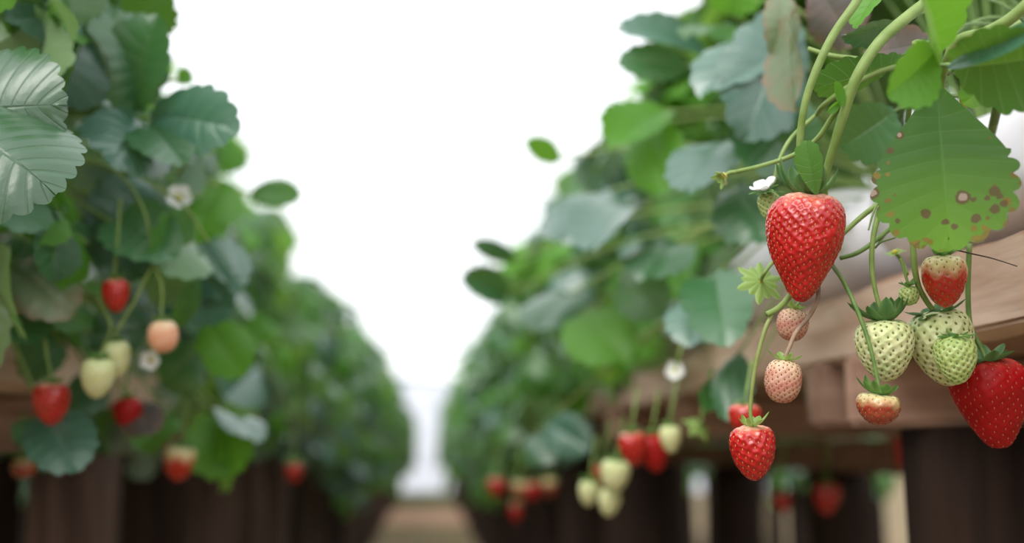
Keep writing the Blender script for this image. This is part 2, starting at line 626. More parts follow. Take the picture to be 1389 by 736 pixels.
FAR = []
for s in range(5):
    g = far_foliage(s + 1)
    fm = [R.choice((0, 0, 1, 2, 3)) for _ in range(95)]
    per = len(g[2]) // 95
    idx = [fm[min(94, q // per)] for q in range(len(g[2]))]
    FAR.append(mesh('foliage', g[0], g[2], [M['leaf'], M['leaf_dark'], M['leaf_blue'], M['leaf_bright']], uvs=g[1], fmat=idx))
crown_me = None
y = 3.75
while y < 17.0:
    for B, sd, nm in ((RB, 1, 'right'), (LB, -1, 'left')):
        loc = Vector(((B['inner'] + B['outer']) / 2 - sd * .05 + R.uniform(-.04, .04), y + R.uniform(-.05, .05), B['top'] + .08))
        root = thing('strawberry_plant', loc, 'distant strawberry plant blurred into the far %s row' % ('right-hand' if sd > 0 else 'left-hand'), 'strawberry plant', 'distant strawberry plants of the %s row' % nm)
        link('foliage', R.choice(FAR), root, WM[root.name] @ Matrix.Rotation(R.choice((0, PI)) + R.uniform(-.25, .25), 4, 'Z') @ Matrix.Diagonal((R.uniform(1.05, 1.3), 1, R.uniform(.85, 1.15), 1)))
        if crown_me is None:
            v_, f_ = tube_geo([Vector((0, 0, -.03)), Vector((0, .002, .05)), Vector((0, 0, .15))], [.009, .011, .006], 6, 6)
            crown_me = mesh('crown', v_, f_, M['crown'])
        link('crown', crown_me, root, WM[root.name])
    y += .32

# ------------------------------------------------------------------ beds
def box_geo(x0, x1, y0, y1, z0, z1, rnd, nx=1, ny=1, nz=1, jit=.0, bev=.004):
    """bevelled board with slightly uneven faces"""
    import bmesh
    bm = bmesh.new()
    bmesh.ops.create_cube(bm, size=1)
    for v in bm.verts:
        v.co = Vector(((v.co.x + .5) * (x1 - x0) + x0, (v.co.y + .5) * (y1 - y0) + y0, (v.co.z + .5) * (z1 - z0) + z0))
    for ax, cnt, a, b in ((0, nx, x0, x1), (1, ny, y0, y1), (2, nz, z0, z1)):
        for i in range(1, cnt):
            co = [0, 0, 0]
            co[ax] = a + (b - a) * i / cnt
            no = [0, 0, 0]
            no[ax] = 1
            bmesh.ops.bisect_plane(bm, geom=bm.verts[:] + bm.edges[:] + bm.faces[:], plane_co=co, plane_no=no)
    sharp = [e for e in bm.edges if e.is_manifold and e.calc_face_angle(0) > 1.0]
    bmesh.ops.bevel(bm, geom=sharp, offset=bev, segments=2, affect='EDGES')
    for v in bm.verts:
        v.co += Vector((rnd.gauss(0, jit), rnd.gauss(0, jit * .3), rnd.gauss(0, jit)))
    me = bpy.data.meshes.new('board')
    bm.to_mesh(me)
    bm.free()
    return me


def board(name, parent, x0, x1, y0, y1, z0, z1, mat, rnd, **kw):
    o = Vector((x0, y0, z0))
    me = box_geo(0, x1 - x0, 0, y1 - y0, 0, z1 - z0, rnd, **kw)
    me.name = name
    me.materials.append(mat)
    return link(name, me, parent, Matrix.Translation(o))


def post(parent, x, y, r, z1, mat, rnd):
    pts = [Vector((0, 0, -.02)), Vector((rnd.uniform(-.006, .006), 0, z1 * .35)), Vector((rnd.uniform(-.006, .006), 0, z1 * .7)), Vector((0, 0, z1))]
    V, Fc = tube_geo(pts, [r * 1.04, r, r * .98, r * .97], 10, 12)
    for v in V:
        a = math.atan2(v.y, v.x)
        v *= 1
        s = 1 + .05 * math.sin(3 * a + x * 9) + .03 * math.sin(7 * a + y * 5)
        v.x *= s
        v.y *= s
    return link('post', mesh('post', V, Fc, mat), parent, Matrix.Translation((x, y, 0)))


rb = thing('raised_bed_frame', (.57, .5, 0), 'rough timber bed frame on dark posts under the white bags of the right-hand row', 'raised bed', 'raised bed frames')
Rz = RB['top']
BR = random.Random(3)
yy = .30
while yy < 17:
    L = 2.4
    board('plank', rb, RB['edge'], RB['edge'] + .03, yy, yy + L - .006, Rz - .053 + BR.uniform(-.003, .003), Rz + BR.uniform(-.003, .003), M['wood'], BR, ny=40, jit=.0012)
    board('plank', rb, RB['back'] - .03, RB['back'], yy, yy + L - .006, Rz - .053, Rz, M['wood'], BR, ny=6, jit=.001)
    yy += L
for j, jy in enumerate([.42, .882, .965, 1.55, 2.1, 2.75, 3.4, 4.2, 5.0, 5.8, 6.6, 7.4, 8.4, 9.4, 10.4, 11.4, 12.4, 13.6, 14.8, 16]):
    tk = .026 if j != 1 else .014
    board('joist', rb, RB['edge'] - .012, RB['back'] + .01, jy, jy + tk, Rz - .108, Rz - .054, M['joist'], BR, nx=12, jit=.0008)
board('rail', rb, RB['back'] - .10, RB['back'] - .06, .3, 6.0, Rz - .165, Rz - .112, M['joist'], BR, ny=12, jit=.001)
for j, py in enumerate([.92, 2.32, 3.1, 3.9, 4.7, 5.5, 6.3, 7.2, 8.2, 9.2, 10.2, 11.4, 12.6, 13.8, 15, 16.5]):
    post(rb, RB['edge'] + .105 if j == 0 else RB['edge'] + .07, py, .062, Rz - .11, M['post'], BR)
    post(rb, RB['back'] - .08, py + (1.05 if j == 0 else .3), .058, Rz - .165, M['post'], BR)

lb = thing('raised_bed_frame', (-.62, .5, 0), 'timber bed frame on close-set brown posts under the left-hand row', 'raised bed', 'raised bed frames')
Lz = LB['top']
yy = .30
while yy < 17:
    board('plank', lb, LB['edge'] - .03, LB['edge'], yy, yy + 2.394, Lz - .053, Lz, M['wood'], BR, ny=12, jit=.0012)
    board('plank', lb, LB['back'], LB['back'] + .03, yy, yy + 2.394, Lz - .053, Lz, M['wood'], BR, ny=6, jit=.001)
    yy += 2.4
jy = .5
while jy < 17:
    board('joist', lb, LB['back'] - .01, LB['edge'] - .002, jy, jy + .026, Lz - .108, Lz - .054, M['joist'], BR, nx=8, jit=.0008)
    jy += .9 if jy > 3 else .6
py = 1.0
while py < 16.8:
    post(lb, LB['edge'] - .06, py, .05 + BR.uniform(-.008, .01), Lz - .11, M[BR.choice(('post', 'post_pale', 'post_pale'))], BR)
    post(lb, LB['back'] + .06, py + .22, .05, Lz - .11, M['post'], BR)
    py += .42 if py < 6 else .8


for k_ in range(4):
    x_ = RB['edge'] + .04 + k_ * .098
    board('slat', rb, x_, x_ + .088, .3, 6.3, Rz - .053, Rz - .032, M['joist'], BR, ny=6, jit=.0006)
    x_ = LB['back'] + .04 + k_ * .098
    board('slat', lb, x_, x_ + .088, .3, 6.3, Lz - .053, Lz - .032, M['joist'], BR, ny=6, jit=.0006)
for sd, nm in ((1, 'right'), (-1, 'left')):
    nb = thing('raised_bed_frame', (sd * 1.75, .5, 0), 'dark timber bed frame of the next row, glimpsed between the %s-hand posts' % nm, 'raised bed', 'raised bed frames')
    xa, xb = sorted((sd * 1.5, sd * 1.96))
    for x_ in (xa, xb - .03):
        board('plank', nb, x_, x_ + .03, .4, 9, H + .05, H + .11, M['joist'], BR, ny=10, jit=.001)
    py = .6
    while py < 9:
        board('joist', nb, xa, xb, py, py + .03, H, H + .05, M['joist'], BR, nx=4, jit=.0008)
        for x_ in (xa + .07, xb - .07):
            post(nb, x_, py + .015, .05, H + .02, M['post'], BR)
        py += .7
    for k_ in range(26):
        loc = Vector((sd * 1.73, .5 + k_ * .33, H + .17))
        root = thing('strawberry_plant', loc, 'strawberry plant of the next row, glimpsed in shade between the %s-hand posts' % nm, 'strawberry plant', 'strawberry plants of the next row beyond the %s bed' % nm)
        link('foliage', FAR[k_ % 5], root, WM[root.name])
        link('crown', crown_me, root, WM[root.name])

# ------------------------------------------------------------------ grow bags
def grow_bag(x0, x1, y0, y1, z0, h, seed, label, group):
    rr = random.Random(seed)
    ph = [rr.uniform(0, 6.3) for _ in range(8)]
    nu, nv = 60, 40
    V, Fc = [], []
    cx, hw = (x0 + x1) / 2, (x1 - x0) / 2
    L = y1 - y0
    for i in range(nu + 1):
        u = i / nu
        e = min(1, (min(u, 1 - u) * L / .09)) if 0 < u < 1 else 0
        e = (1 - (1 - e) ** 2.2) ** .5
        for j in range(nv):
            a = 2 * PI * j / nv
            c, s = math.cos(a), math.sin(a)
            ex = .62
            X = math.copysign(abs(c) ** ex, c) * hw * (.55 + .45 * e)
            Zz = math.copysign(abs(s) ** ex, s) * h / 2 * (.12 + .88 * e)
            w = .006 * math.sin(9 * u * L + 2 * a + ph[0]) + .004 * math.sin(23 * u * L + 3 * a + ph[1]) + .003 * math.sin(41 * u * L - 5 * a + ph[2])
            if s < -.3:
                w *= .2
            V.append((X * (1 + w / hw), u * L, Zz + w * (1 if s > 0 else 0)))
        # ring done
    for i in range(nu):
        for j in range(nv):
            k_ = (j + 1) % nv
            Fc.append((i * nv + j, (i + 1) * nv + j, (i + 1) * nv + k_, i * nv + k_))
    Fc.append(tuple(range(nv)))
    Fc.append(tuple(nu * nv + j for j in range(nv - 1, -1, -1)))
    o = link('grow_bag', mesh('grow_bag', V, Fc, M['bag']), None, Matrix.Translation((cx, y0, z0 + h / 2)))
    return tag(o, label, 'grow bag', group)


gy = -.08
gi = 0
labs = ['puffy white plastic grow bag behind the red berries, nearest on the right-hand bed', 'second white grow bag along the right-hand bed, half hidden by leaves']
while gy < 6:
    grow_bag(RB['edge'] + .012, RB['back'] - .01, gy, gy + 1.02, Rz, .125, gi, labs[gi] if gi < 2 else 'white grow bag hidden among leaves further along the right-hand row', 'white grow bags on the right bed')
    grow_bag(LB['back'] + .01, LB['edge'] - .02, gy, gy + 1.02, Lz, .12, gi + 50, 'white grow bag glimpsed behind the leaves of the left-hand row', 'white grow bags on the left bed')
    gy += 1.05
    gi += 1

# ------------------------------------------------------------------ strawberries
HEART = [(0, .005), (.22, .015), (.55, .005), (.82, -.06), (.97, -.16), (1.0, -.29), (.95, -.44), (.80, -.60), (.58, -.76), (.40, -.88), (.27, -.95), (.12, -.99), (0, -1)]
CONE = [(0, .0), (.30, .01), (.68, -.02), (.92, -.12), (1.0, -.28), (.97, -.45), (.85, -.63), (.66, -.79), (.42, -.92), (.2, -.985), (0, -1)]
ROUND = [(0, 0), (.35, .0), (.70, -.06), (.93, -.22), (1.0, -.45), (.95, -.64), (.78, -.82), (.5, -.95), (.22, -.995), (0, -1)]
WEDGE = [(0, .0), (.35, .01), (.72, -.03), (.94, -.13), (1.0, -.27), (.92, -.44), (.76, -.62), (.56, -.79), (.37, -.92), (.22, -.98), (0, -1)]
SQUAT = [(0, 0), (.4, .02), (.8, -.02), (.98, -.2), (1.0, -.4), (.86, -.66), (.55, -.88), (.25, -.98), (0, -1)]

STY = {
    'ripe': dict(a='a8060d', b='b80c14', top='cc5a48', t0=.0, t1=.10, seed='c8804a', mat='fruit', dim=.75, edge='ecc0a8'),
    'deep': dict(a='98050b', b='a4080f', top='b02020', t0=.0, t1=.08, seed='b0523a', mat='fruit_deep', dim=.3, edge='b83a2c'),
    'red_pale_top': dict(a='b41210', b='bc2416', top='e3d3a0', t0=.12, t1=.42, seed='8a8030', mat='fruit', dim=.5, edge='e8e0b8'),
    'blush': dict(a='963022', b='a84a34', top='d0c088', t0=.04, t1=.42, seed='96803c', mat='fruit', dim=.4, edge='e0d8a8'),
    'white': dict(a='ccd19a', b='d6d8a8', top='c6cf92', t0=.0, t1=.3, seed='6f7238', mat='fruit_pale', dim=.75, edge='d5dca5'),
    'green': dict(a='a9bd72', b='b9c985', top='a3b96a', t0=.0, t1=.3, seed='6c7a3a', mat='fruit_pale', dim=.9, edge='b9cc80'),
    'pink': dict(a='c89a84', b='c08270', top='d4b896', t0=.0, t1=.4, seed='7e4030', mat='fruit_pale', dim=.5, edge='e6caa8'),
    'peach': dict(a='eab394', b='e6a684', top='ead2ac', t0=.0, t1=.35, seed='b8804a', mat='fruit_pale', dim=.3, edge='eed8b8'),
    'cream': dict(a='dcdcae', b='d4d79c', top='d2dba0', t0=.0, t1=.3, seed='a09a58', mat='fruit_pale', dim=.3, edge='dde2b0'),
}


def fruit_geo(w, h, prof, sty, nseed, nu, nv, seed, bend=0.0, flat=1.0, lump=.03):
    rr = np.random.RandomState(seed)
    P = cat_rom([(r, z, 0) for r, z in prof], 300)
    pr = np.array([[max(p.x, 0), p.y] for p in P])
    pr[:, 0] *= w / 2
    pr[:, 1] *= h
    ds = np.hypot(*np.diff(pr, axis=0).T)
    s = np.concatenate([[0], np.cumsum(ds)])
    s /= s[-1]
    ss = np.linspace(0, 1, nu + 1)
    r = np.interp(ss, s, pr[:, 0])
    z = np.interp(ss, s, pr[:, 1])
    ang = np.arange(nv) * 2 * PI / nv
    ph = rr.uniform(0, 6.3, 4)

    def place(r_, z_, a_):
        t = -z_ / h
        lum = 1 + lump * (np.sin(2 * a_ + ph[0]) * (1 - t * .5) + .6 * np.sin(3 * a_ + ph[1] + 2 * t) + .4 * np.sin(5 * a_ + ph[2]) * (1 - t))
        x = r_ * np.cos(a_) * lum + bend * w * t ** 2
        y = r_ * np.sin(a_) * lum * flat
        return np.stack([x, y, z_ + lump * h * .25 * np.sin(3 * a_ + ph[3]) * np.clip(1 - t * 3, 0, 1)], -1)

    A, Rr = np.meshgrid(ang, r)
    Z = np.repeat(z[:, None], nv, 1)
    V = place(Rr, Z, A).reshape(-1, 3)
    # seeds on a golden-angle lattice, evenly by area
    area = np.concatenate([[0], np.cumsum((pr[1:, 0] + pr[:-1, 0]) * ds)])
    area /= area[-1]
    fi = (np.arange(nseed) + .5) / nseed
    fi = .03 + fi * .965
    sr = np.interp(fi, area, pr[:, 0])
    sz = np.interp(fi, area, pr[:, 1])
    sa = (np.arange(nseed) * 2.399963 + rr.normal(0, .05, nseed)) % (2 * PI)
    SP = place(sr, sz, sa)
    tot = 0.0
    for i in range(300):
        tot += PI * (pr[i, 0] + pr[i + 1, 0]) * ds[i]
    sp = math.sqrt(tot / nseed)
    sig = sp * .36
    # normals of the smooth surface
    N = np.zeros_like(V)
    G = V.reshape(nu + 1, nv, 3)
    du = np.gradient(G, axis=0)
    dv = np.roll(G, -1, 1) - np.roll(G, 1, 1)
    N = np.cross(du, dv).reshape(-1, 3)
    ln = np.linalg.norm(N, axis=1, keepdims=True)
    cen = np.array([bend * w * .2, 0, -h * .42])
    rad = V - cen
    rad /= np.linalg.norm(rad, axis=1, keepdims=True)
    N = np.where(ln > 1e-12, N / np.maximum(ln, 1e-12), rad)
    N *= np.sign((N * rad).sum(1, keepdims=True) + 1e-9)
    d2 = np.full(len(V), 1e9)
    near = np.zeros(len(V), dtype=int)
    for i0 in range(0, len(V), 4000):
        D = ((V[i0:i0 + 4000, None, :] - SP[None]) ** 2).sum(-1)
        d2[i0:i0 + 4000] = D.min(1)
        near[i0:i0 + 4000] = D.argmin(1)
    dim = sty['dim']
    depth = dim * sp * .34
    g = np.exp(-d2 / (2 * sig * sig))
    V2 = V - N * (depth * (g - .35))[:, None]
    # seed normals
    k = np.array([((V - p) ** 2).sum(1).argmin() for p in SP])
    SN = N[k]
    # tint
    t = np.clip(-V[:, 2] / h, 0, 1)
    nz = .05 * np.sin(7 * np.arctan2(V[:, 1], V[:, 0]) + ph[0]) + .04 * np.sin(3 * np.arctan2(V[:, 1], V[:, 0]) + ph[1])
    c1, c2, ct, ce = (np.array(lin(sty[q])[:3]) for q in ('a', 'b', 'top', 'edge'))
    m = np.clip((t + nz - sty['t0']) / (sty['t1'] - sty['t0']), 0, 1)[:, None]
    mm = (.5 + .5 * np.sin(5 * t * 3 + np.arctan2(V[:, 1], V[:, 0]) * 2 + ph[2]))[:, None]
    col = ct * (1 - m) + (c1 * mm + c2 * (1 - mm)) * m
    rim = np.clip(1 - t / .04, 0, 1)[:, None] * .6
    col = col * (1 - rim) + ce * rim
    Fc = []
    for i in range(nu):
        for j in range(nv):
            kk = (j + 1) % nv
            Fc.append((i * nv + j, (i + 1) * nv + j, (i + 1) * nv + kk, i * nv + kk))
    # seeds: little teardrops lying on the skin, pointing to the tip
    sv, sf = [], []
    sl, sw_ = sp * .19, sp * .09
    if sty['mat'] == 'fruit_pale' and dim >= .5:
        sl, sw_ = sp * .20, sp * .14
    tip = np.array([bend * w, 0, -h])
    ring = 6
    for p, n in zip(SP, SN):
        y_ = tip - p
        y_ = y_ - n * (y_ @ n)
        ly = np.linalg.norm(y_)
        y_ = y_ / ly if ly > 1e-9 else np.array([1., 0, 0])
        x_ = np.cross(y_, n)
        o = p - n * (depth * .62) + n * sw_ * .25
        b = len(sv)
        sv.append(o - y_ * sl)
        for (q, rr_) in ((-.45, .85), (.25, 1.0), (.75, .55)):
            for j in range(ring):
                a = 2 * PI * j / ring
                sv.append(o + y_ * (sl * q) + (x_ * math.cos(a) + n * (.75 * math.sin(a))) * (sw_ * rr_))
        sv.append(o + y_ * sl)
        for j in range(ring):
            kk = (j + 1) % ring
            sf.append((b, b + 1 + kk, b + 1 + j))
            for q in range(2):
                sf.append((b + 1 + q * ring + j, b + 1 + q * ring + kk, b + 1 + (q + 1) * ring + kk, b + 1 + (q + 1) * ring + j))
            sf.append((b + 1 + 2 * ring + j, b + 1 + 2 * ring + kk, b + 1 + 3 * ring))
    return V2, Fc, col, sv, sf


def sepal_geo(L, W, lift0, lift1, az, r0, seed, cola, colb, nl=8, nw=4, fold=.35, twist=0.0):
    """sepal starting at radius r0 around the top of the fruit, curving from elevation lift0 to lift1"""
    rr = random.Random(seed)
    V, Fc, T = [], [], []
    p = Vector((r0, 0, 0))
    for i in range(nl + 1):
        u = i / nl
        el = lift0 + (lift1 - lift0) * u
        d = Vector((math.cos(el), 0, math.sin(el)))
        nrm = Vector((-math.sin(el), 0, math.cos(el)))
        wv = W / 2 * (min(1, .35 + 1.5 * u) * max(0, 1 - u ** 3.2) ** .6 + .02)
        tw = twist * u
        for j in range(nw + 1):
            v = j / nw * 2 - 1
            lat = Vector((0, math.cos(tw), 0)) + nrm * math.sin(tw)
            V.append(p + lat * (v * wv) + nrm * (abs(v) * wv * fold))
            e = abs(v) ** 2 * .6 + .25 * (1 - u)
            T.append([a + (b - a) * min(1, e) for a, b in zip(cola, colb)])
        p = p + d * (L / nl)
    for i in range(nl):
        for j in range(nw):
            a = i * (nw + 1) + j
            Fc.append((a, a + nw + 1, a + nw + 2, a + 1))
    Mz = Matrix.Rotation(az, 4, 'Z')
    return [Mz @ v for v in V], Fc, T


def px2m(px, d):
    return px / F * d


def berry(label, group, top, tip, d, wpx, prof=CONE, sty='ripe', nseed=160, res=(70, 90), spin=0.0, bend=0.0, flat=1.0, dtip=None, sepals=None, stem=None, stem_r=(1.2, 1.5), stem_mat='stalk',
          lump=.03, seed=1, name='strawberry', simple=False, cat='strawberry'):
    st = STY[sty]
    P0 = at(top[0], top[1], d)
    P1 = at(tip[0], tip[1], dtip or d)
    zax = (P0 - P1)
    h = zax.length
    zax.normalize()
    toc = (C - P0)
    yb = -(toc - zax * toc.dot(zax)).normalized()      # local -Y faces the lens
    xb = yb.cross(zax)
    W = basis(P0, xb, yb, zax) @ Matrix.Rotation(spin, 4, 'Z')
    # keep bend in the picture plane: bend is along local x before spin
    root = link(name, None, None, Matrix.Translation(P0))
    root.empty_display_size = .02
    tag(root, label, cat, group)
    w = px2m(wpx, d)
    V, Fc, col, sv, sf = fruit_geo(w, h, prof, st, max(nseed, 50), res[0], res[1], seed, bend, flat, lump)
    link('fruit', mesh('fruit', V, Fc, M[st['mat']], tint=col), root, W)
    if nseed >= 60:
        so = link('seeds', mesh('seeds', sv, sf, M['seed'], tint=[lin(st['seed'])[:3]] * len(sv)), root, W)
        so['kind'] = 'stuff'
    # calyx
    sp = sepals or dict(n=8, L=12, W=6, l0=.2, l1=1.2, c=('5f8a3a', '86a95c'))
    ca, cb = (lin(q)[:3] for q in sp['c'])
    rs = random.Random(seed + 100)
    r0 = w * .07
    ctr_v, ctr_f = tube_geo([Vector((0, 0, -.001)), Vector((0, 0, .0005)), Vector((0, 0, .002))], [w * .12, w * .13, w * .05], 4, 10)
    cal = None
    geos = []
    for i in range(sp['n']):
        az = 2 * PI * i / sp['n'] + rs.uniform(-.2, .2)
        Ls = px2m(sp['L'], d) * rs.uniform(.65, 1.15)
        Ws = px2m(sp['W'], d) * rs.uniform(.85, 1.15)
        geos.append(sepal_geo(Ls, Ws, sp['l0'] + rs.uniform(-.15, .15), sp['l1'] + rs.uniform(-.6, .4), az, r0, seed + i, ca, cb, twist=rs.uniform(-.5, .5)))
    if simple:
        v_, f_, t_ = list(ctr_v), list(ctr_f), [ca] * len(ctr_v)
        for g in geos:
            b = len(v_)
            v_ += g[0]
            f_ += [tuple(b + i for i in q) for q in g[1]]
            t_ += g[2]
        cal = link('calyx', mesh('calyx', v_, f_, M['sepal'], tint=t_), root, W)
    else:
        cal = link('calyx', mesh('calyx', ctr_v, ctr_f, M['sepal'], tint=[ca] * len(ctr_v)), root, W)
        for g in geos:
            link('sepal', mesh('sepal', g[0], g[1], M['sepal'], tint=g[2]), cal, W)
    if stem:
        pts = [P0 + zax * .001] + [at(*q) for q in stem]
        tube('stem', pts, [px2m(stem_r[0] * 2, d) / 2 * 1.0, px2m(stem_r[1] * 2, d) / 2], M[stem_mat], root, n=24, seg=8)
    return root, cal, W, w


SEP_DARK = ('3f6d38', '7d9f62')
SEP_MID = ('54863c', '8fb463')
SEP_PALE = ('86ab4c', 'b9cf86')

D = .6
# hero
hero, hcal, hW, hw = berry('largest ripe red heart-shaped strawberry hanging alone in front of the white bag', None, (1096, 266), (1086, 409), .60, 104, HEART, 'ripe', 470, (210, 250), spin=.3, seed=3, lump=.035,
                           sepals=dict(n=13, L=58, W=24, l0=.3, l1=1.85, c=('426f36', '86a868')), stem=None)
# the big leaf-like sepal standing up behind the fruit
g = blade(px2m(74, .6), px2m(36, .6), outline=OUT_OBOV, nt=6, sub=5, nv=5, fold=.35, bend=.3, tooth=.07, seed=4, tooth0=.5, corr=.004)
bs, tp = at(1108, 264, .585), at(1092, 195, .575)
lt = link('leafy_sepal', mesh('leafy_sepal', g[0], g[2], M['leaf'], uvs=g[1]), hcal, frame(bs, tp - bs, C - bs + Vector((-.15, 0, 0))))

berry('small glossy red strawberry hanging lowest, at the end of a long thin stalk', None, (1020, 578), (1024, 651), .60, 63, CONE, 'ripe', 130, (130, 150), spin=.8, seed=11,
      sepals=dict(n=7, L=26, W=12, l0=.35, l1=1.35, c=SEP_PALE), stem=[(1018, 552, .6), (1024, 500, .6), (1036, 452, .6), (1047, 426, .602)], stem_r=(2.6, 3.2), stem_mat='stalk_olive')
berry('pale pink unripe strawberry with dried sepals below the largest red one', None, (1064, 488), (1060, 546), .60, 51, ROUND, 'pink', 210, (130, 150), seed=13,
      sepals=dict(n=6, L=21, W=12, l0=.1, l1=1.0, c=SEP_PALE), stem=[(1071, 470, .602), (1080, 450, .604), (1098, 428, .606), (1109, 405, .608), (1110, 388, .612)], stem_r=(3, 3.4), stem_mat='stalk_brown')
berry('small pinkish unripe strawberry tucked behind a stalk under the largest red one', None, (1078, 419), (1072, 462), .625, 42, ROUND, 'pink', 170, (110, 130), seed=17,
      sepals=dict(n=6, L=18, W=11, l0=.2, l1=1.0, c=SEP_PALE), stem=[(1088, 404, .63), (1100, 380, .635)], stem_r=(2, 2.4))
berry('large pale green-white strawberry with dark upright sepals beside the wooden plank', None, (1199, 435), (1203, 517), .605, 79, CONE, 'white', 190, (150, 170), seed=19, spin=.5,
      sepals=dict(n=10, L=58, W=23, l0=.25, l1=1.5, c=('426f36', '86a868')), stem=[(1190, 405, .607), (1183, 368, .61), (1184, 325, .612), (1194, 280, .615)], stem_r=(3.0, 4.0))
berry('stubby half-ripened strawberry hanging under the pale one, crowned by green sepals', None, (1193, 535), (1189, 576), .585, 58, SQUAT, 'blush', 110, (100, 120), seed=23, lump=.07,
      sepals=dict(n=10, L=36, W=16, l0=.15, l1=1.3, c=SEP_MID), stem=[(1189, 508, .587), (1178, 462, .59), (1160, 414, .596), (1143, 380, .605), (1128, 358, .618)], stem_r=(2.6, 3.4), stem_mat='stalk_dark')
berry('large pale green-white strawberry partly hidden by a small green one', None, (1268, 424), (1291, 522), .615, 87, CONE, 'white', 190, (150, 170), seed=29, spin=1.2,
      sepals=dict(n=9, L=42, W=17, l0=-.1, l1=.6, c=SEP_DARK), stem=[(1258, 410, .613), (1246, 388, .61), (1240, 358, .61), (1238, 322, .612)], stem_r=(3.6, 4.4))
berry('small green strawberry in front of a large pale one', None, (1293, 457), (1300, 521), .590, 55, CONE, 'green', 150, (110, 130), seed=31,
      sepals=dict(n=8, L=26, W=10, l0=-.1, l1=.6, c=SEP_MID), stem=[(1286, 448, .597), (1280, 438, .603), (1276, 424, .61)], stem_r=(2, 2.4))
berry('small strawberry just below the spotted leaf, red with a white top', None, (1280, 347), (1283, 417), .60, 60, CONE, 'red_pale_top', 130, (120, 140), seed=37,
      sepals=dict(n=8, L=18, W=14, l0=.3, l1=1.2, c=SEP_MID), stem=[(1278, 336, .601), (1272, 322, .604)], stem_r=(2.6, 3))
berry('big deep red strawberry at far right, pointed end down, below the plank', None, (1338, 490), (1350, 608), .625, 100, WEDGE, 'deep', 260, (150, 180), seed=41, spin=.2, lump=.06, bend=.06,
      sepals=dict(n=8, L=42, W=22, l0=.1, l1=1.2, c=SEP_DARK), stem=[(1330, 470, .63), (1316, 440, .632), (1313, 390, .632), (1315, 330, .63)], stem_r=(3.2, 3.8), stem_mat='stalk_dark')
berry('tiny green strawberry still wearing white petals behind the largest red one', None, (1041, 262), (1048, 302), .635, 30, CONE, 'green', 90, (70, 80), seed=43,
      sepals=dict(n=8, L=20, W=7, l0=-.1, l1=.4, c=SEP_MID), stem=[(1050, 244, .637), (1058, 215, .64), (1075, 185, .645), (1108, 155, .65)], stem_r=(2.6, 3.2))
berry('tiny green fruitlet with sepals above the two pale strawberries', None, (1232, 388), (1234, 414), .61, 27, ROUND, 'green', 70, (60, 70), seed=47,
      sepals=dict(n=7, L=17, W=8, l0=.2, l1=1.1, c=SEP_MID), stem=[(1228, 372, .611), (1222, 350, .612)], stem_r=(2, 2.4))
# blurred ones of the right-hand row
mids = [
    ('red strawberry half hidden behind the small lowest hanging one', (1010, 548), (1010, 590), .80, 44, 'ripe'),
    ('left one of a pair of red strawberries hanging below the right-hand plank', (856, 586), (862, 632), 1.05, 40, 'ripe'),
    ('right one of a pair of red strawberries, longer and darker', (884, 588), (892, 640), 1.06, 42, 'deep'),
    ('pale unripe strawberry touching a pair of red ones', (908, 577), (911, 614), 1.03, 30, 'cream'),
    ('long pale strawberry hanging lower than the red pair', (836, 624), (832, 668), 1.15, 40, 'cream'),
    ('pale drooping strawberry at the bottom of a cluster beside a post', (828, 664), (824, 700), 1.17, 30, 'cream'),
    ('small pale strawberry beside a longer pale one under the right-hand row', (800, 652), (797, 686), 1.2, 28, 'cream'),
    ('thin red strawberry squeezed behind a long pale one', (818, 630), (818, 664), 1.22, 28, 'deep'),
]
for i, (lb_, tp_, ti_, dd, w_, s_) in enumerate(mids):
    berry(lb_, 'blurred strawberries below the right row', tp_, ti_, dd, w_, CONE, s_, 70, (36, 40), seed=60 + i, simple=True,
          sepals=dict(n=7, L=16, W=8, l0=.1, l1=1.0, c=SEP_MID), stem=[(tp_[0] + 3, tp_[1] - 20, dd), (tp_[0] + 10, tp_[1] - 60, dd + .02)], stem_r=(1.6, 2))
fars = [(674, 648, 26), (705, 652, 22), (722, 654, 22), (746, 648, 22), (700, 682, 18)]
for i, (x_, y_, w_) in enumerate(fars):
    berry('small blurred red strawberry in the distant cluster below the right-hand row', 'distant red strawberries below the right row', (x_, y_), (x_, y_ + 26), 2.0 + .1 * i, w_, CONE, ('ripe', 'blush')[i % 2], 0, (20, 22), seed=80 + i, simple=True,
          sepals=dict(n=6, L=12, W=6, l0=.1, l1=1.0, c=SEP_MID), stem=[(x_, y_ - 16, 2.0 + .1 * i), (x_ + 6, y_ - 50, 2.05 + .1 * i)], stem_r=(1, 1.2))
backs = [('dark red strawberry hanging in shade behind the right-hand bed, nearest the big post', (1226, 590), (1228, 640), 1.45, 30), ('red strawberry behind the bed between two posts, larger of two', (1122, 655), (1121, 697), 1.6, 36), ('red strawberry behind the bed between two posts, smaller of two', (1061, 668), (1062, 694), 1.62, 24)]
for i, (lb_, tp_, ti_, dd, w_) in enumerate(backs):
    berry(lb_, 'shaded strawberries behind the right bed', tp_, ti_, dd, w_, CONE, 'ripe', 60, (28, 30), seed=90 + i, simple=True, stem=[(tp_[0], tp_[1] - 30, dd), (tp_[0] + 4, tp_[1] - 90, dd)], stem_r=(1.4, 1.6))
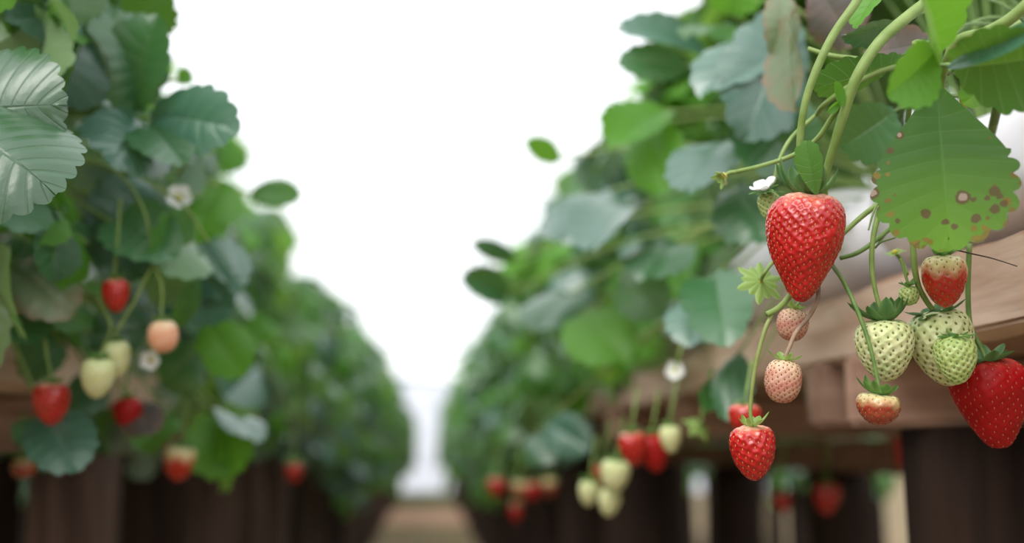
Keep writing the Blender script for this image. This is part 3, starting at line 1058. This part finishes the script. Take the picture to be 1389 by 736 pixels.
# left-hand row
LD = .86
lefts = [
    ('small red strawberry hanging highest in the left-hand row', (156, 379), (159, 424), LD, 38, 'ripe', CONE, [(156, 366, LD), (160, 320, LD), (163, 270, LD + .01)]),
    ('peach-coloured strawberry hanging alone from a thin yellow-green stalk', (219, 435), (223, 478), LD, 40, 'peach', ROUND, [(219, 420, LD), (219, 388, LD), (208, 356, LD)]),
    ('cream unripe strawberry behind another cream one', (157, 463), (160, 512), LD + .01, 37, 'cream', CONE, [(158, 450, LD), (182, 410, LD), (206, 360, LD)]),
    ('plump cream unripe strawberry in front of another cream one', (134, 487), (130, 540), LD - .01, 47, 'cream', CONE, [(140, 470, LD), (150, 440, LD), (130, 400, LD)]),
    ('ripe red strawberry hanging over a bluish leaf at far left', (70, 520), (70, 577), LD, 50, 'ripe', CONE, [(68, 505, LD), (62, 470, LD), (60, 430, LD)]),
    ('red strawberry half covered by a pale curled leaf in the left-hand row', (172, 540), (176, 586), LD + .12, 38, 'deep', CONE, [(172, 520, LD + .12), (176, 480, LD + .14)]),
    ('red strawberry at the lower edge of the left-hand leaves beside a bright round leaf', (246, 606), (240, 652), LD + .25, 44, 'red_pale_top', CONE, [(248, 590, LD + .25), (252, 550, LD + .26)]),
    ('small orange-red strawberry low in the left-hand row above dark posts', (398, 628), (399, 654), 1.6, 24, 'ripe', CONE, [(398, 612, 1.6), (398, 580, 1.6)]),
    ('dull orange strawberry low at far left below a bluish leaf', (30, 620), (34, 648), 1.05, 34, 'blush', ROUND, [(30, 600, 1.05), (30, 560, 1.05)]),
]
for i, (lb_, tp_, ti_, dd, w_, s_, pf, st_) in enumerate(lefts):
    berry(lb_, 'strawberries hanging from the left row', tp_, ti_, dd, w_, pf, s_, 90, (60, 70), seed=120 + i, simple=True,
          sepals=dict(n=8, L=17, W=8, l0=.2, l1=1.1, c=SEP_MID), stem=st_, stem_r=(1.8, 2.2))

# ------------------------------------------------------------------ near plants with their hand-set leaves and stalks
rp = thing('strawberry_plant', (.46, .72, RB['top'] + .115), 'nearest strawberry plant, with the brown-spotted leaf and long pale fruit stalks, on the right-hand bag', 'strawberry plant')
lp = thing('strawberry_plant', (-.42, .66, LB['top'] + .12), 'nearest strawberry plant at far left with a crisp blue-green saw-edged leaf', 'strawberry plant')
mp = thing('strawberry_plant', (.47, 1.05, RB['top'] + .115), 'strawberry plant with big pale leaves above the red berries, next behind the spotted leaf', 'strawberry plant')
qp = thing('strawberry_plant', (-.47, 1.0, LB['top'] + .11), 'strawberry plant with large drooping leaves over the red and cream berries of the left-hand row', 'strawberry plant')
for pl in (rp, lp, mp, qp):
    v_, f_ = tube_geo([Vector((0, 0, -.03)), Vector((0, .002, 0)), Vector((0, 0, .02))], [.012, .014, .008], 6, 10)
    link('crown', mesh('crown', v_, f_, M['crown']), pl, WM[pl.name])


LEAFN = [0]


def hleaf(plant, b, t, wpx, mat, roll=0.0, label=None, outline=OUT_OVAL, res=(9, 4, 4), fold=.25, bend=.6, cup=0.0, corr=.007, wave=.02, tooth=.05, pet=True, pmat='stalk_dark', pr=2.4, via=None, tooth0=.12, up=0.0):
    """one leaflet from base pixel b=(x,y,depth) to tip t, upper face turned to the lens (roll 0)"""
    LEAFN[0] += 1
    B, T = at(*b), at(*t)
    y_ = T - B
    L = y_.length
    # compensate chord shortening from the bend
    Lb = L * (bend / 2) / math.sin(bend / 2) if abs(bend) > .01 else L
    g = blade(Lb, px2m(wpx, (b[2] + t[2]) / 2), outline=outline, nt=res[0], sub=res[1], nv=res[2], fold=fold, bend=bend, cup=cup, corr=corr, wave=wave, tooth=tooth, seed=LEAFN[0], tooth0=tooth0)
    z_ = (C - (B + T) / 2).normalized() + Vector((0, 0, up))
    W = frame(B, y_, z_) @ Matrix.Rotation(roll, 4, 'Y')
    W = W @ Matrix.Rotation(bend / 2, 4, 'X')
    o = link('leaf', mesh('leaf', g[0], g[2], M[mat], uvs=g[1]), plant, W)
    if label:
        o['label'] = label
    if pet:
        cr = WM[plant.name].translation
        pts = [B + y_.normalized() * .002] + ([at(*q) for q in via] if via else [B + (cr - B) * .4 + Vector((0, 0, .03))]) + [cr]
        p = tube('petiole', pts, [px2m(pr, b[2]), px2m(pr * 1.3, b[2])], M[pmat], o, n=18)
    return o


# right foreground
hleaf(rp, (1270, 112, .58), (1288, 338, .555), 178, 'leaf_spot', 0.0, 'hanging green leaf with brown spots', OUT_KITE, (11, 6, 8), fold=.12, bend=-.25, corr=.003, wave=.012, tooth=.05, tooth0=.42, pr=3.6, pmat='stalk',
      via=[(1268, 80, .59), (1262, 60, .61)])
hleaf(rp, (1262, 78, .53), (1238, -40, .49), 100, 'leaf_bright', 1.0, 'bright upright leaf', OUT_OVAL, (8, 5, 5), fold=.9, bend=.2, pr=3, via=[(1272, 110, .55), (1268, 130, .6)])
hleaf(rp, (1266, 72, .52), (1204, 130, .50), 88, 'leaf_bright', -.5, None, OUT_OVAL, (8, 5, 5), fold=.4, bend=.3, pet=False)
hleaf(rp, (1290, 92, .54), (1445, 70, .50), 130, 'leaf_under', 3.6, 'dark underside of a folded leaf', OUT_OVAL, (8, 5, 6), fold=-.35, bend=-.3, pr=3, via=[(1284, 88, .56), (1270, 95, .6)])
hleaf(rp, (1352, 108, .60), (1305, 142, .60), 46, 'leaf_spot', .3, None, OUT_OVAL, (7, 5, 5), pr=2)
hleaf(rp, (1240, 20, .62), (1142, 48, .62), 46, 'leaf_blue', -.9, 'greyish leaf seen edge-on', OUT_OBOV, (8, 5, 5), fold=.35, bend=.5, wave=.06, tooth=.08, pr=2)
hleaf(rp, (1225, 75, .63), (1104, 118, .625), 60, 'leaf_under', 2.5, None, OUT_OBOV, (8, 5, 5), fold=.2, bend=-.6, tooth=.06, pr=2)
hleaf(rp, (1215, -30, .63), (1160, 38, .625), 46, 'leaf_bright', .9, None, OUT_OVAL, (8, 5, 5), fold=.3, tooth=.06, pr=2)
hleaf(rp, (1270, 60, .66), (1175, 75, .68), 60, 'leaf_purple', .6, 'withered purplish leaf', OUT_OVAL, (8, 4, 4), wave=.09, pr=2)
hleaf(rp, (1215, 150, .72), (1140, 200, .74), 90, 'leaf_dark', -.2, None, OUT_OVAL, (8, 4, 4), pr=2)


def stalk(plant, pts, r, mat='stalk', label=None, seg=10):
    o = tube('fruit_stalk', [at(*p) for p in pts], [px2m(q, .6) for q in r], M[mat], plant, n=36, seg=seg)
    if label:
        o['label'] = label
    return o


stalk(rp, [(1180, -30, .60), (1160, 5, .60), (1130, 48, .60), (1106, 98, .60), (1091, 145, .602), (1085, 200, .606), (1090, 262, .604)], [6.5, 6, 5.5, 5, 4.6])
stalk(rp, [(1275, -10, .61), (1232, 22, .605), (1192, 58, .602), (1162, 105, .602), (1146, 150, .606), (1132, 195, .612), (1120, 240, .62), (1118, 300, .63), (1124, 352, .622)], [8, 8, 7.5, 6.5, 5, 4])
stalk(rp, [(1152, 118, .606), (1142, 145, .612), (1135, 180, .62), (1122, 225, .63)], [4, 3.6, 3.2])
stalk(rp, [(1143, 140, .606), (1128, 160, .615), (1113, 183, .62), (1098, 197, .625), (1072, 212, .63), (1035, 224, .635), (998, 233, .638)], [3.6, 3.8, 3.4, 3])
stalk(rp, [(1214, 90, .63), (1190, 98, .625), (1150, 118, .622), (1118, 142, .63), (1108, 155, .65)], [4, 3.8, 3.6])
stalk(rp, [(1228, 84, .64), (1188, 82, .64), (1130, 76, .645), (1096, 66, .65)], [4, 4, 3.6])
stalk(rp, [(1290, 130, .66), (1232, 240, .64), (1196, 272, .625), (1166, 296, .625), (1138, 322, .625)], [3.6, 3.6, 4, 3.4])
stalk(rp, [(1300, 250, .66), (1240, 290, .64), (1208, 310, .63), (1180, 332, .625), (1160, 344, .622), (1140, 350, .62)], [3.4, 3.2, 3.4, 3], 'stalk_dark')
stalk(rp, [(1208, 308, .63), (1188, 335, .625), (1196, 328, .622), (1215, 322, .62)], [1.6, 1.4, 1.2], 'stalk_dark')
stalk(rp, [(1192, 272, .618), (1184, 290, .614), (1178, 312, .612)], [1.8, 1.2], 'stalk_dark')
stalk(rp, [(1072, 400, .612), (1062, 412, .606), (1052, 420, .602), (1040, 426, .6)], [4.4, 4.2, 3.8])
stalk(rp, [(1256, 60, .63), (1245, 95, .635), (1236, 130, .64), (1232, 165, .65)], [4, 3.6], 'stalk_dark')
stalk(rp, [(1270, 90, .64), (1262, 130, .645), (1260, 200, .655)], [3.2, 3], 'stalk')
stalk(rp, [(1272, 332, .61), (1310, 342, .60), (1345, 350, .595), (1380, 361, .59)], [1.2, 1.0, .7], 'twig', 'thin dark dry twig')
stalk(rp, [(1362, 90, .60), (1356, 130, .62), (1346, 175, .66), (1335, 220, .70)], [7, 7, 6], 'stalk_dark')
stalk(rp, [(1420, -20, .55), (1375, 22, .56), (1340, 42, .57), (1300, 55, .585), (1282, 90, .60), (1274, 130, .63)], [8, 7.5, 7, 6.5, 5], 'stalk')
hleaf(rp, (1284, 92, .532), (1430, 22, .485), 36, 'leaf_blue', -.6, 'pale folded leaf edge', OUT_OVAL, (8, 4, 4), fold=.2, bend=-.4, tooth=.02, pet=False)
stalk(rp, [(1384, 30, .60), (1340, 62, .60), (1310, 80, .605), (1285, 100, .615)], [4, 3.6], 'stalk')
# bract at the fork
hleaf(rp, (1143, 145, .602), (1133, 110, .598), 20, 'leaf_bright', .8, None, OUT_OVAL, (4, 3, 3), fold=.6, bend=-.8, tooth=.02, pet=False)
hleaf(rp, (1140, 138, .602), (1122, 152, .60), 14, 'leaf_bright', -.6, None, OUT_OVAL, (4, 3, 3), fold=.6, bend=-.5, tooth=.02, pet=False)


# ------------------------------------------------------------------ flowers
def flower(label, c, d, rpx, face, npet, petmat, sepc=SEP_MID, sepL=1.0, petL=1.0, stem=None, group=None, nsep=10, name='strawberry_flower', lift=-.1, smat='stalk', core='pollen', sr=(2.4, 3)):
    P = at(c[0], c[1], d)
    r = px2m(rpx, d)
    z = face.normalized()
    W = frame(P, z.cross(Vector((.2, .9, .3))), z)
    root = link(name, None, None, Matrix.Translation(P))
    root.empty_display_size = .02
    tag(root, label, 'flower', group)
    v_, f_ = [], []
    ic = 8
    for i in range(ic + 1):
        a = PI / 2 * i / ic
        for j in range(12):
            b = 2 * PI * j / 12
            rad = r * .30 * math.cos(a) * (1 + .12 * math.sin(6 * b))
            v_.append((rad * math.cos(b), rad * math.sin(b), r * .26 * math.sin(a)))
    for i in range(ic):
        for j in range(12):
            k_ = (j + 1) % 12
            f_.append((i * 12 + j, i * 12 + k_, (i + 1) * 12 + k_, (i + 1) * 12 + j))
    f_.append(tuple(range(11, -1, -1)))
    link('flower_centre', mesh('flower_centre', v_, f_, M[core]), root, W)
    ca, cb = (lin(q)[:3] for q in sepc)
    v_, f_, t_ = [], [], []
    for i in range(nsep):
        L = r * sepL * (1 if i % 2 else .72)
        g = sepal_geo(L, r * .42, lift, lift + .25, 2 * PI * i / nsep + .3, r * .12, i, ca, cb)
        b = len(v_)
        v_ += [p - Vector((0, 0, r * .04)) for p in g[0]]
        f_ += [tuple(b + k_ for k_ in q) for q in g[1]]
        t_ += g[2]
    link('calyx', mesh('calyx', v_, f_, M['sepal'], tint=t_), root, W)
    for i in range(npet):
        v_, u_, f_ = blade(r * petL, r * petL * .95, outline=OUT_ROUND, nt=4, sub=4, nv=4, fold=.1, bend=-.4, corr=0, wave=.04, tooth=0, seed=i)
        az = 2 * PI * i / npet
        link('petal', mesh('petal', v_, f_, M[petmat]), root, W @ Matrix.Rotation(az, 4, 'Z') @ Matrix.Translation((0, r * .12, .0006)) @ Matrix.Rotation(.25, 4, 'X'))
    if stem:
        tube('stem', [P - z * r * .05] + [at(*q) for q in stem], [px2m(sr[0], d), px2m(sr[1], d)], M[smat], root, n=18)
    return root


toc = -fwd
flower('green starry calyx without petals, seen from behind, left of the largest red strawberry', (1032, 381), .645, 33, Vector((-.1, .75, -.35)), 0, 'petal', SEP_PALE, stem=[(1036, 372, .63), (1046, 358, .635), (1062, 345, .65)], nsep=12, lift=.1, core='pollen')
flower('small faded flower with green sepals at the end of a long sideways stalk', (983, 238), .638, 19, -rgt + Vector((0, 0, -.7)) + toc * .3, 3, 'leafscrap' if 0 else 'petal_pink', SEP_PALE, petL=.55, stem=[(990, 234, .638), (998, 233, .638)], nsep=8, lift=.7)
flower('white flower petals on the tiny green fruit behind the largest red strawberry', (1038, 256), .628, 22, Vector((-.45, -.4, .85)), 5, 'petal', SEP_MID, petL=.85, nsep=6, core='petal')
flower('little yellow-centred flower without petals in front of the white bag', (1214, 342), .65, 15, Vector((-.4, -.4, 1)), 0, 'petal', SEP_PALE, stem=[(1222, 352, .65), (1230, 372, .64)], nsep=8)
flower('white flower on the right-hand row against the plank', (916, 504), 1.0, 13, toc + Vector((-.3, 0, .4)), 5, 'petal', group=None, stem=[(925, 470, 1.0), (940, 430, 1.02)])
flower('green calyx cluster hanging below the right-hand row beside the small hanging red berry', (950, 575), .95, 24, Vector((-.3, .5, -.5)), 0, 'petal', SEP_PALE, core='stalk', lift=.4, stem=[(956, 540, .95), (966, 500, .96)], nsep=10)
flower('white flower facing out high in the left-hand row below two drooping leaves', (243, 268), .90, 17, toc + Vector((.3, 0, .2)), 5, 'petal', stem=[(236, 300, .92), (210, 330, .95)])
flower('pink-and-white flower at the tip of the left-hand leaves against the sky', (272, 178), .88, 16, toc + Vector((.3, 0, .3)), 5, 'petal_pink', stem=[(262, 200, .9), (240, 240, .93)])
flower('small white flower under the peach-coloured strawberry', (205, 488), .90, 14, toc, 5, 'petal', stem=[(205, 460, .9), (210, 430, .92)])
flower('small white flower near the top left corner', (96, 66), .92, 14, toc, 5, 'petal', stem=[(100, 90, .92), (110, 130, .95)])

# ------------------------------------------------------------------ left foreground and blurred feature leaves
hleaf(lp, (-108, 156, .63), (74, 262, .60), 240, 'leaf_front', -.1, 'crisp blue-green saw-edged leaflet', OUT_ROUND, (12, 7, 10), fold=-.02, cup=-1.0, bend=.9, corr=.006, wave=.025, tooth=.042, pr=3, up=.4)
hleaf(lp, (-98, 165, .665), (90, 142, .645), 190, 'leaf_front', 0, 'leaflet tucked behind the crisp one', OUT_ROUND, (12, 7, 10), fold=-.02, cup=-.8, bend=.7, corr=.003, wave=.02, tooth=.04, pr=3, up=.25)
LQ = [  # base, tip, width, mat, roll
    ((190, 155, .86), (150, 15, .84), 130, 'leaf_dark', .2), ((185, 150, .86), (215, 20, .84), 100, 'leaf_dark', -.5), ((205, 160, .86), (325, 175, .80), 105, 'leaf_blue', .5), ((195, 165, .86), (150, 225, .80), 130, 'leaf_blue', -.2),
    ((200, 168, .86), (250, 225, .80), 90, 'leaf_dark', .2), ((120, 60, .9), (20, 20, .86), 90, 'leaf', .5), ((60, 30, .9), (120, 110, .86), 90, 'leaf_bright', -.4), ((150, 10, .95), (80, 45, .9), 80, 'leaf_blue', .3),
    ((180, 40, .95), (225, -20, .93), 90, 'leaf', .3), ((130, 250, .93), (210, 320, .9), 110, 'leaf_blue', .3), ((150, 300, .9), (240, 350, .86), 95, 'leaf_dark', .2), ((200, 300, .95), (150, 380, .9), 100, 'leaf_dark', 0),
    ((20, 360, .86), (95, 430, .83), 95, 'leaf_grey', .1), ((10, 420, .86), (60, 460, .84), 80, 'leaf_dark', .1), ((60, 560, .9), (105, 640, .86), 95, 'leaf_blue', .1), ((70, 570, .9), (20, 600, .88), 60, 'leaf_dark', .2),
    ((290, 560, 1.15), (310, 650, 1.12), 95, 'leaf_bright', .2), ((300, 555, 1.15), (345, 600, 1.1), 70, 'leaf_blue', -.6), ((180, 545, 1.0), (205, 590, .96), 60, 'leaf_purple', .2), ((235, 560, 1.1), (190, 610, 1.08), 90, 'leaf', .3),
    ((300, 250, 1.1), (260, 340, 1.05), 110, 'leaf_bright', .4), ((270, 330, 1.0), (320, 400, .97), 90, 'leaf_blue', .3), ((260, 400, 1.0), (320, 420, .96), 70, 'leaf_blue', .7), ((280, 440, 1.05), (330, 510, 1.0), 80, 'leaf_bright', .2),
    ((90, 260, .95), (30, 300, .92), 80, 'leaf_bright', .5), ((110, 300, .9), (60, 350, .88), 80, 'leaf_dark', .2), ((100, 330, .92), (150, 300, .9), 70, 'leaf_dark', 0), ((40, 330, .9), (0, 380, .88), 90, 'leaf_dark', 0), ((240, 110, .98), (262, 105, .98), 30, 'leaf_bright', 0),
    ((340, 262, 1.25), (408, 268, 1.2), 46, 'leaf', .3), ((120, 455, .98), (200, 450, .97), 90, 'leaf_dark', .2), ((90, 470, .98), (30, 510, .97), 90, 'leaf_dark', .2), ((150, 540, 1.0), (90, 530, .99), 90, 'leaf_dark', .2), ((220, 520, 1.0), (270, 480, .99), 90, 'leaf_dark', .2),
]
for b_, t_, w_, m_, r_ in LQ:
    hleaf(qp, b_, t_, w_, m_, r_, None, OUT_OVAL, (8, 4, 4), wave=.035, pr=2, pmat='stalk', up=.6, cup=(-.9, .3, -.5)[LEAFN[0] % 3])
for pts, r in [([(30, 215, .88), (110, 218, .87), (160, 235, .86), (195, 285, .86), (208, 356, .86)], [3, 3, 2.4]), ([(150, 228, .87), (200, 245, .87), (250, 280, .87), (284, 330, .88)], [3, 2.6]),
               ([(60, 300, .87), (95, 340, .86), (105, 380, .86), (100, 410, .86)], [3, 2.6]), ([(20, 250, .9), (80, 300, .88), (120, 330, .88)], [3.4, 3]), ([(206, 250, .9), (230, 268, .9), (275, 262, .92)], [2.4, 2.2])]:
    o = stalk(qp, pts, r)
RQ = [  # right row, behind the hero
    ((960, 75, 1.05), (838, 40, 1.0), 62, 'leaf_blue', .9), ((930, 90, 1.05), (838, 85, 1.0), 55, 'leaf_dark', .3), ((1000, 40, 1.0), (930, 50, .97), 90, 'leaf', .6), ((985, 20, 1.0), (1010, -60, .98), 90, 'leaf_bright', .2), ((1080, 40, .92), (950, 130, .86), 110, 'leaf_blue', .35),
    ((1060, 20, .9), (1010, 190, .85), 130, 'leaf_blue', -.5), ((1080, 10, .78), (1082, 150, .75), 84, 'leaf_grey', 1.0), ((1060, -10, .8), (1052, 80, .78), 60, 'leaf_grey', -.6), ((1110, -20, .8), (1160, 60, .78), 90, 'leaf_purple', .5),
    ((1010, 140, .9), (1090, 230, .88), 120, 'leaf_dark', .2), ((990, 190, .95), (930, 260, .9), 110, 'leaf_blue', .4), ((1000, 250, .95), (1040, 330, .9), 110, 'leaf_dark', 0), ((900, 150, 1.1), (830, 200, 1.05), 90, 'leaf_bright', .2), ((880, 165, 1.1), (905, 260, 1.05), 90, 'leaf_bright', .5),
    ((820, 260, 1.2), (760, 330, 1.12), 120, 'leaf_blue', .4), ((870, 280, 1.1), (800, 340, 1.0), 110, 'leaf_blue', .5), ((760, 215, 1.3), (712, 192, 1.25), 34, 'leaf_bright', .2), ((700, 350, 1.5), (640, 330, 1.45), 30, 'leaf_dark', .2), ((690, 400, 1.5), (626, 375, 1.45), 52, 'leaf_dark', .3),
    ((780, 430, 1.2), (850, 490, 1.12), 100, 'leaf_bright', .1), ((770, 400, 1.3), (730, 450, 1.2), 90, 'leaf_dark', .1), ((970, 370, .92), (985, 470, .85), 100, 'leaf_dark', .1), ((960, 400, .95), (935, 470, .9), 90, 'leaf_blue', .2), ((1000, 480, .92), (990, 570, .88), 60, 'leaf_dark', .3),
    ((1010, 520, .95), (960, 560, .9), 60, 'leaf_under', .3), ((740, 570, 1.35), (800, 610, 1.3), 60, 'leaf_blue', .5), ((720, 590, 1.4), (755, 625, 1.35), 60, 'leaf_dark', .2), ((850, 380, 1.15), (900, 430, 1.1), 80, 'leaf', .3), ((920, 330, 1.05), (870, 380, 1.0), 100, 'leaf_dark', .3),
]
for b_, t_, w_, m_, r_ in RQ:
    hleaf(mp, b_, t_, w_, m_, r_, None, OUT_OVAL, (8, 4, 4), wave=.10 if m_ in ('leaf_grey', 'leaf_purple') else .035, pr=2, pmat='stalk', up=0.0 if (w_ <= 62 and t_[0] < 850 and t_[1] < 400) else .6, cup=(-.9, .3, -.5)[LEAFN[0] % 3])

# ------------------------------------------------------------------ ground and far end
def slab(name, x0, x1, y0, y1, z0, z1, mat, n=40, amp=.006, seed=1):
    rr = random.Random(seed)
    V, Fc = [], []
    for i in range(n + 1):
        for j in range(n + 1):
            V.append((x0 + (x1 - x0) * i / n, y0 + (y1 - y0) * j / n, z1 + rr.uniform(-amp, amp)))
    for i in range(n):
        for j in range(n):
            a = i * (n + 1) + j
            Fc.append((a, a + n + 1, a + n + 2, a + 1))
    b = len(V)
    ring = [i * (n + 1) for i in range(n + 1)] + [n * (n + 1) + j for j in range(1, n + 1)] + [i * (n + 1) + n for i in range(n - 1, -1, -1)] + [j for j in range(n - 1, 0, -1)]
    for q in ring:
        V.append((V[q][0], V[q][1], z0))
    m = len(ring)
    for q in range(m):
        k_ = (q + 1) % m
        Fc.append((ring[q], b + q, b + k_, ring[k_]))
    return link(name, mesh(name, V, Fc, mat), None)


tag(slab('ground', -60, 60, -10, 120, -.3, 0, M['soil'], 60, .0), kind='structure')
tag(slab('path', -1.2, 1.2, 10.7, 13.2, -.02, .02, M['sand'], 20, .004), kind='structure')
gv, gf = [], []
gr = random.Random(5)
for i in range(4000):
    x_, y_ = gr.uniform(-1.2, 1.2), gr.uniform(14.2, 18.2)
    hh, a, ww = gr.uniform(.03, .09), gr.uniform(0, 6.3), .006
    b = len(gv)
    dx, dy = math.cos(a) * ww, math.sin(a) * ww
    gv += [(x_ - dx, y_ - dy, 0), (x_ + dx, y_ + dy, 0), (x_ + gr.uniform(-.03, .03), y_ + gr.uniform(-.03, .03), hh)]
    gf.append((b, b + 1, b + 2))
tag(link('grass', mesh('grass', gv, gf, M['grass'])), 'strip of grass at the far end of the aisle', 'grass', None, 'stuff')
ws = thing('windbreak', (0, 18.6, 0), 'white windbreak sheet across the far end of the aisle', 'windbreak')
V, Fc = [], []
nx, nz = 80, 10
for k_ in (0, 1):
    for i in range(nx + 1):
        for j in range(nz + 1):
            V.append((-6 + 12 * i / nx, .03 * math.sin(i * .9) + .004 * k_, 1.78 * j / nz + .0))
for k_ in (0, 1):
    b = k_ * (nx + 1) * (nz + 1)
    for i in range(nx):
        for j in range(nz):
            a = b + i * (nz + 1) + j
            q = (a, a + nz + 1, a + nz + 2, a + 1)
            Fc.append(q if k_ == 0 else q[::-1])
link('sheet', mesh('sheet', V, Fc, M['sheet']), ws, WM[ws.name])
for i in range(7):
    tube('post', [Vector((-6 + 2 * i, 18.66, 0)), Vector((-6 + 2 * i, 18.66, .9)), Vector((-6 + 2 * i, 18.66, 1.8))], [.03], M['post'], ws, n=4, seg=8)
V, Fc = [], []
n = 60
for i in range(n + 1):
    u = i / n
    x_ = -110 + 220 * u
    hh = 13.2 + 2.0 * math.sin(u * 6 + .4) + .8 * math.sin(u * 17)
    V += [(x_, 190, -1), (x_, 192, hh * .6), (x_, 205, hh), (x_, 240, -1)]
for i in range(n):
    for j in range(3):
        a = i * 4 + j
        Fc.append((a, a + 4, a + 5, a + 1))
tag(link('hill', mesh('hill', V, Fc, M['hill'])), kind='structure')

# ------------------------------------------------------------------ light
w = bpy.data.worlds.new('overcast')
S.world = w
w.use_nodes = True
nt = w.node_tree
bg = nt.nodes['Background']
tc = nt.nodes.new('ShaderNodeTexCoord')
sx = nt.nodes.new('ShaderNodeSeparateXYZ')
rp_ = nt.nodes.new('ShaderNodeValToRGB')
nt.links.new(tc.outputs['Generated'], sx.inputs[0])
nt.links.new(sx.outputs[2], rp_.inputs[0])
rp_.color_ramp.elements[0].position = 0.0
rp_.color_ramp.elements[0].color = (.97, .985, 1, 1)
rp_.color_ramp.elements[1].position = .9
rp_.color_ramp.elements[1].color = (.92, .97, 1, 1)
nt.links.new(rp_.outputs[0], bg.inputs[0])
bg.inputs[1].default_value = 1.65
sd = bpy.data.lights.new('sun', 'SUN')
sd.energy = 2.6
sd.angle = math.radians(40)
sd.color = (1, .97, .92)
so = bpy.data.objects.new('sun', sd)
COL.objects.link(so)
so.rotation_euler = Vector((.55, .75, -.95)).to_track_quat('-Z', 'Y').to_euler()

S.view_settings.view_transform = 'Standard'
S.view_settings.look = 'None'
S.view_settings.exposure = 0.0
S.view_settings.gamma = 1.0
S.view_settings.use_curve_mapping = False
S.cycles.use_denoising = True
S.cycles.max_bounces = 6
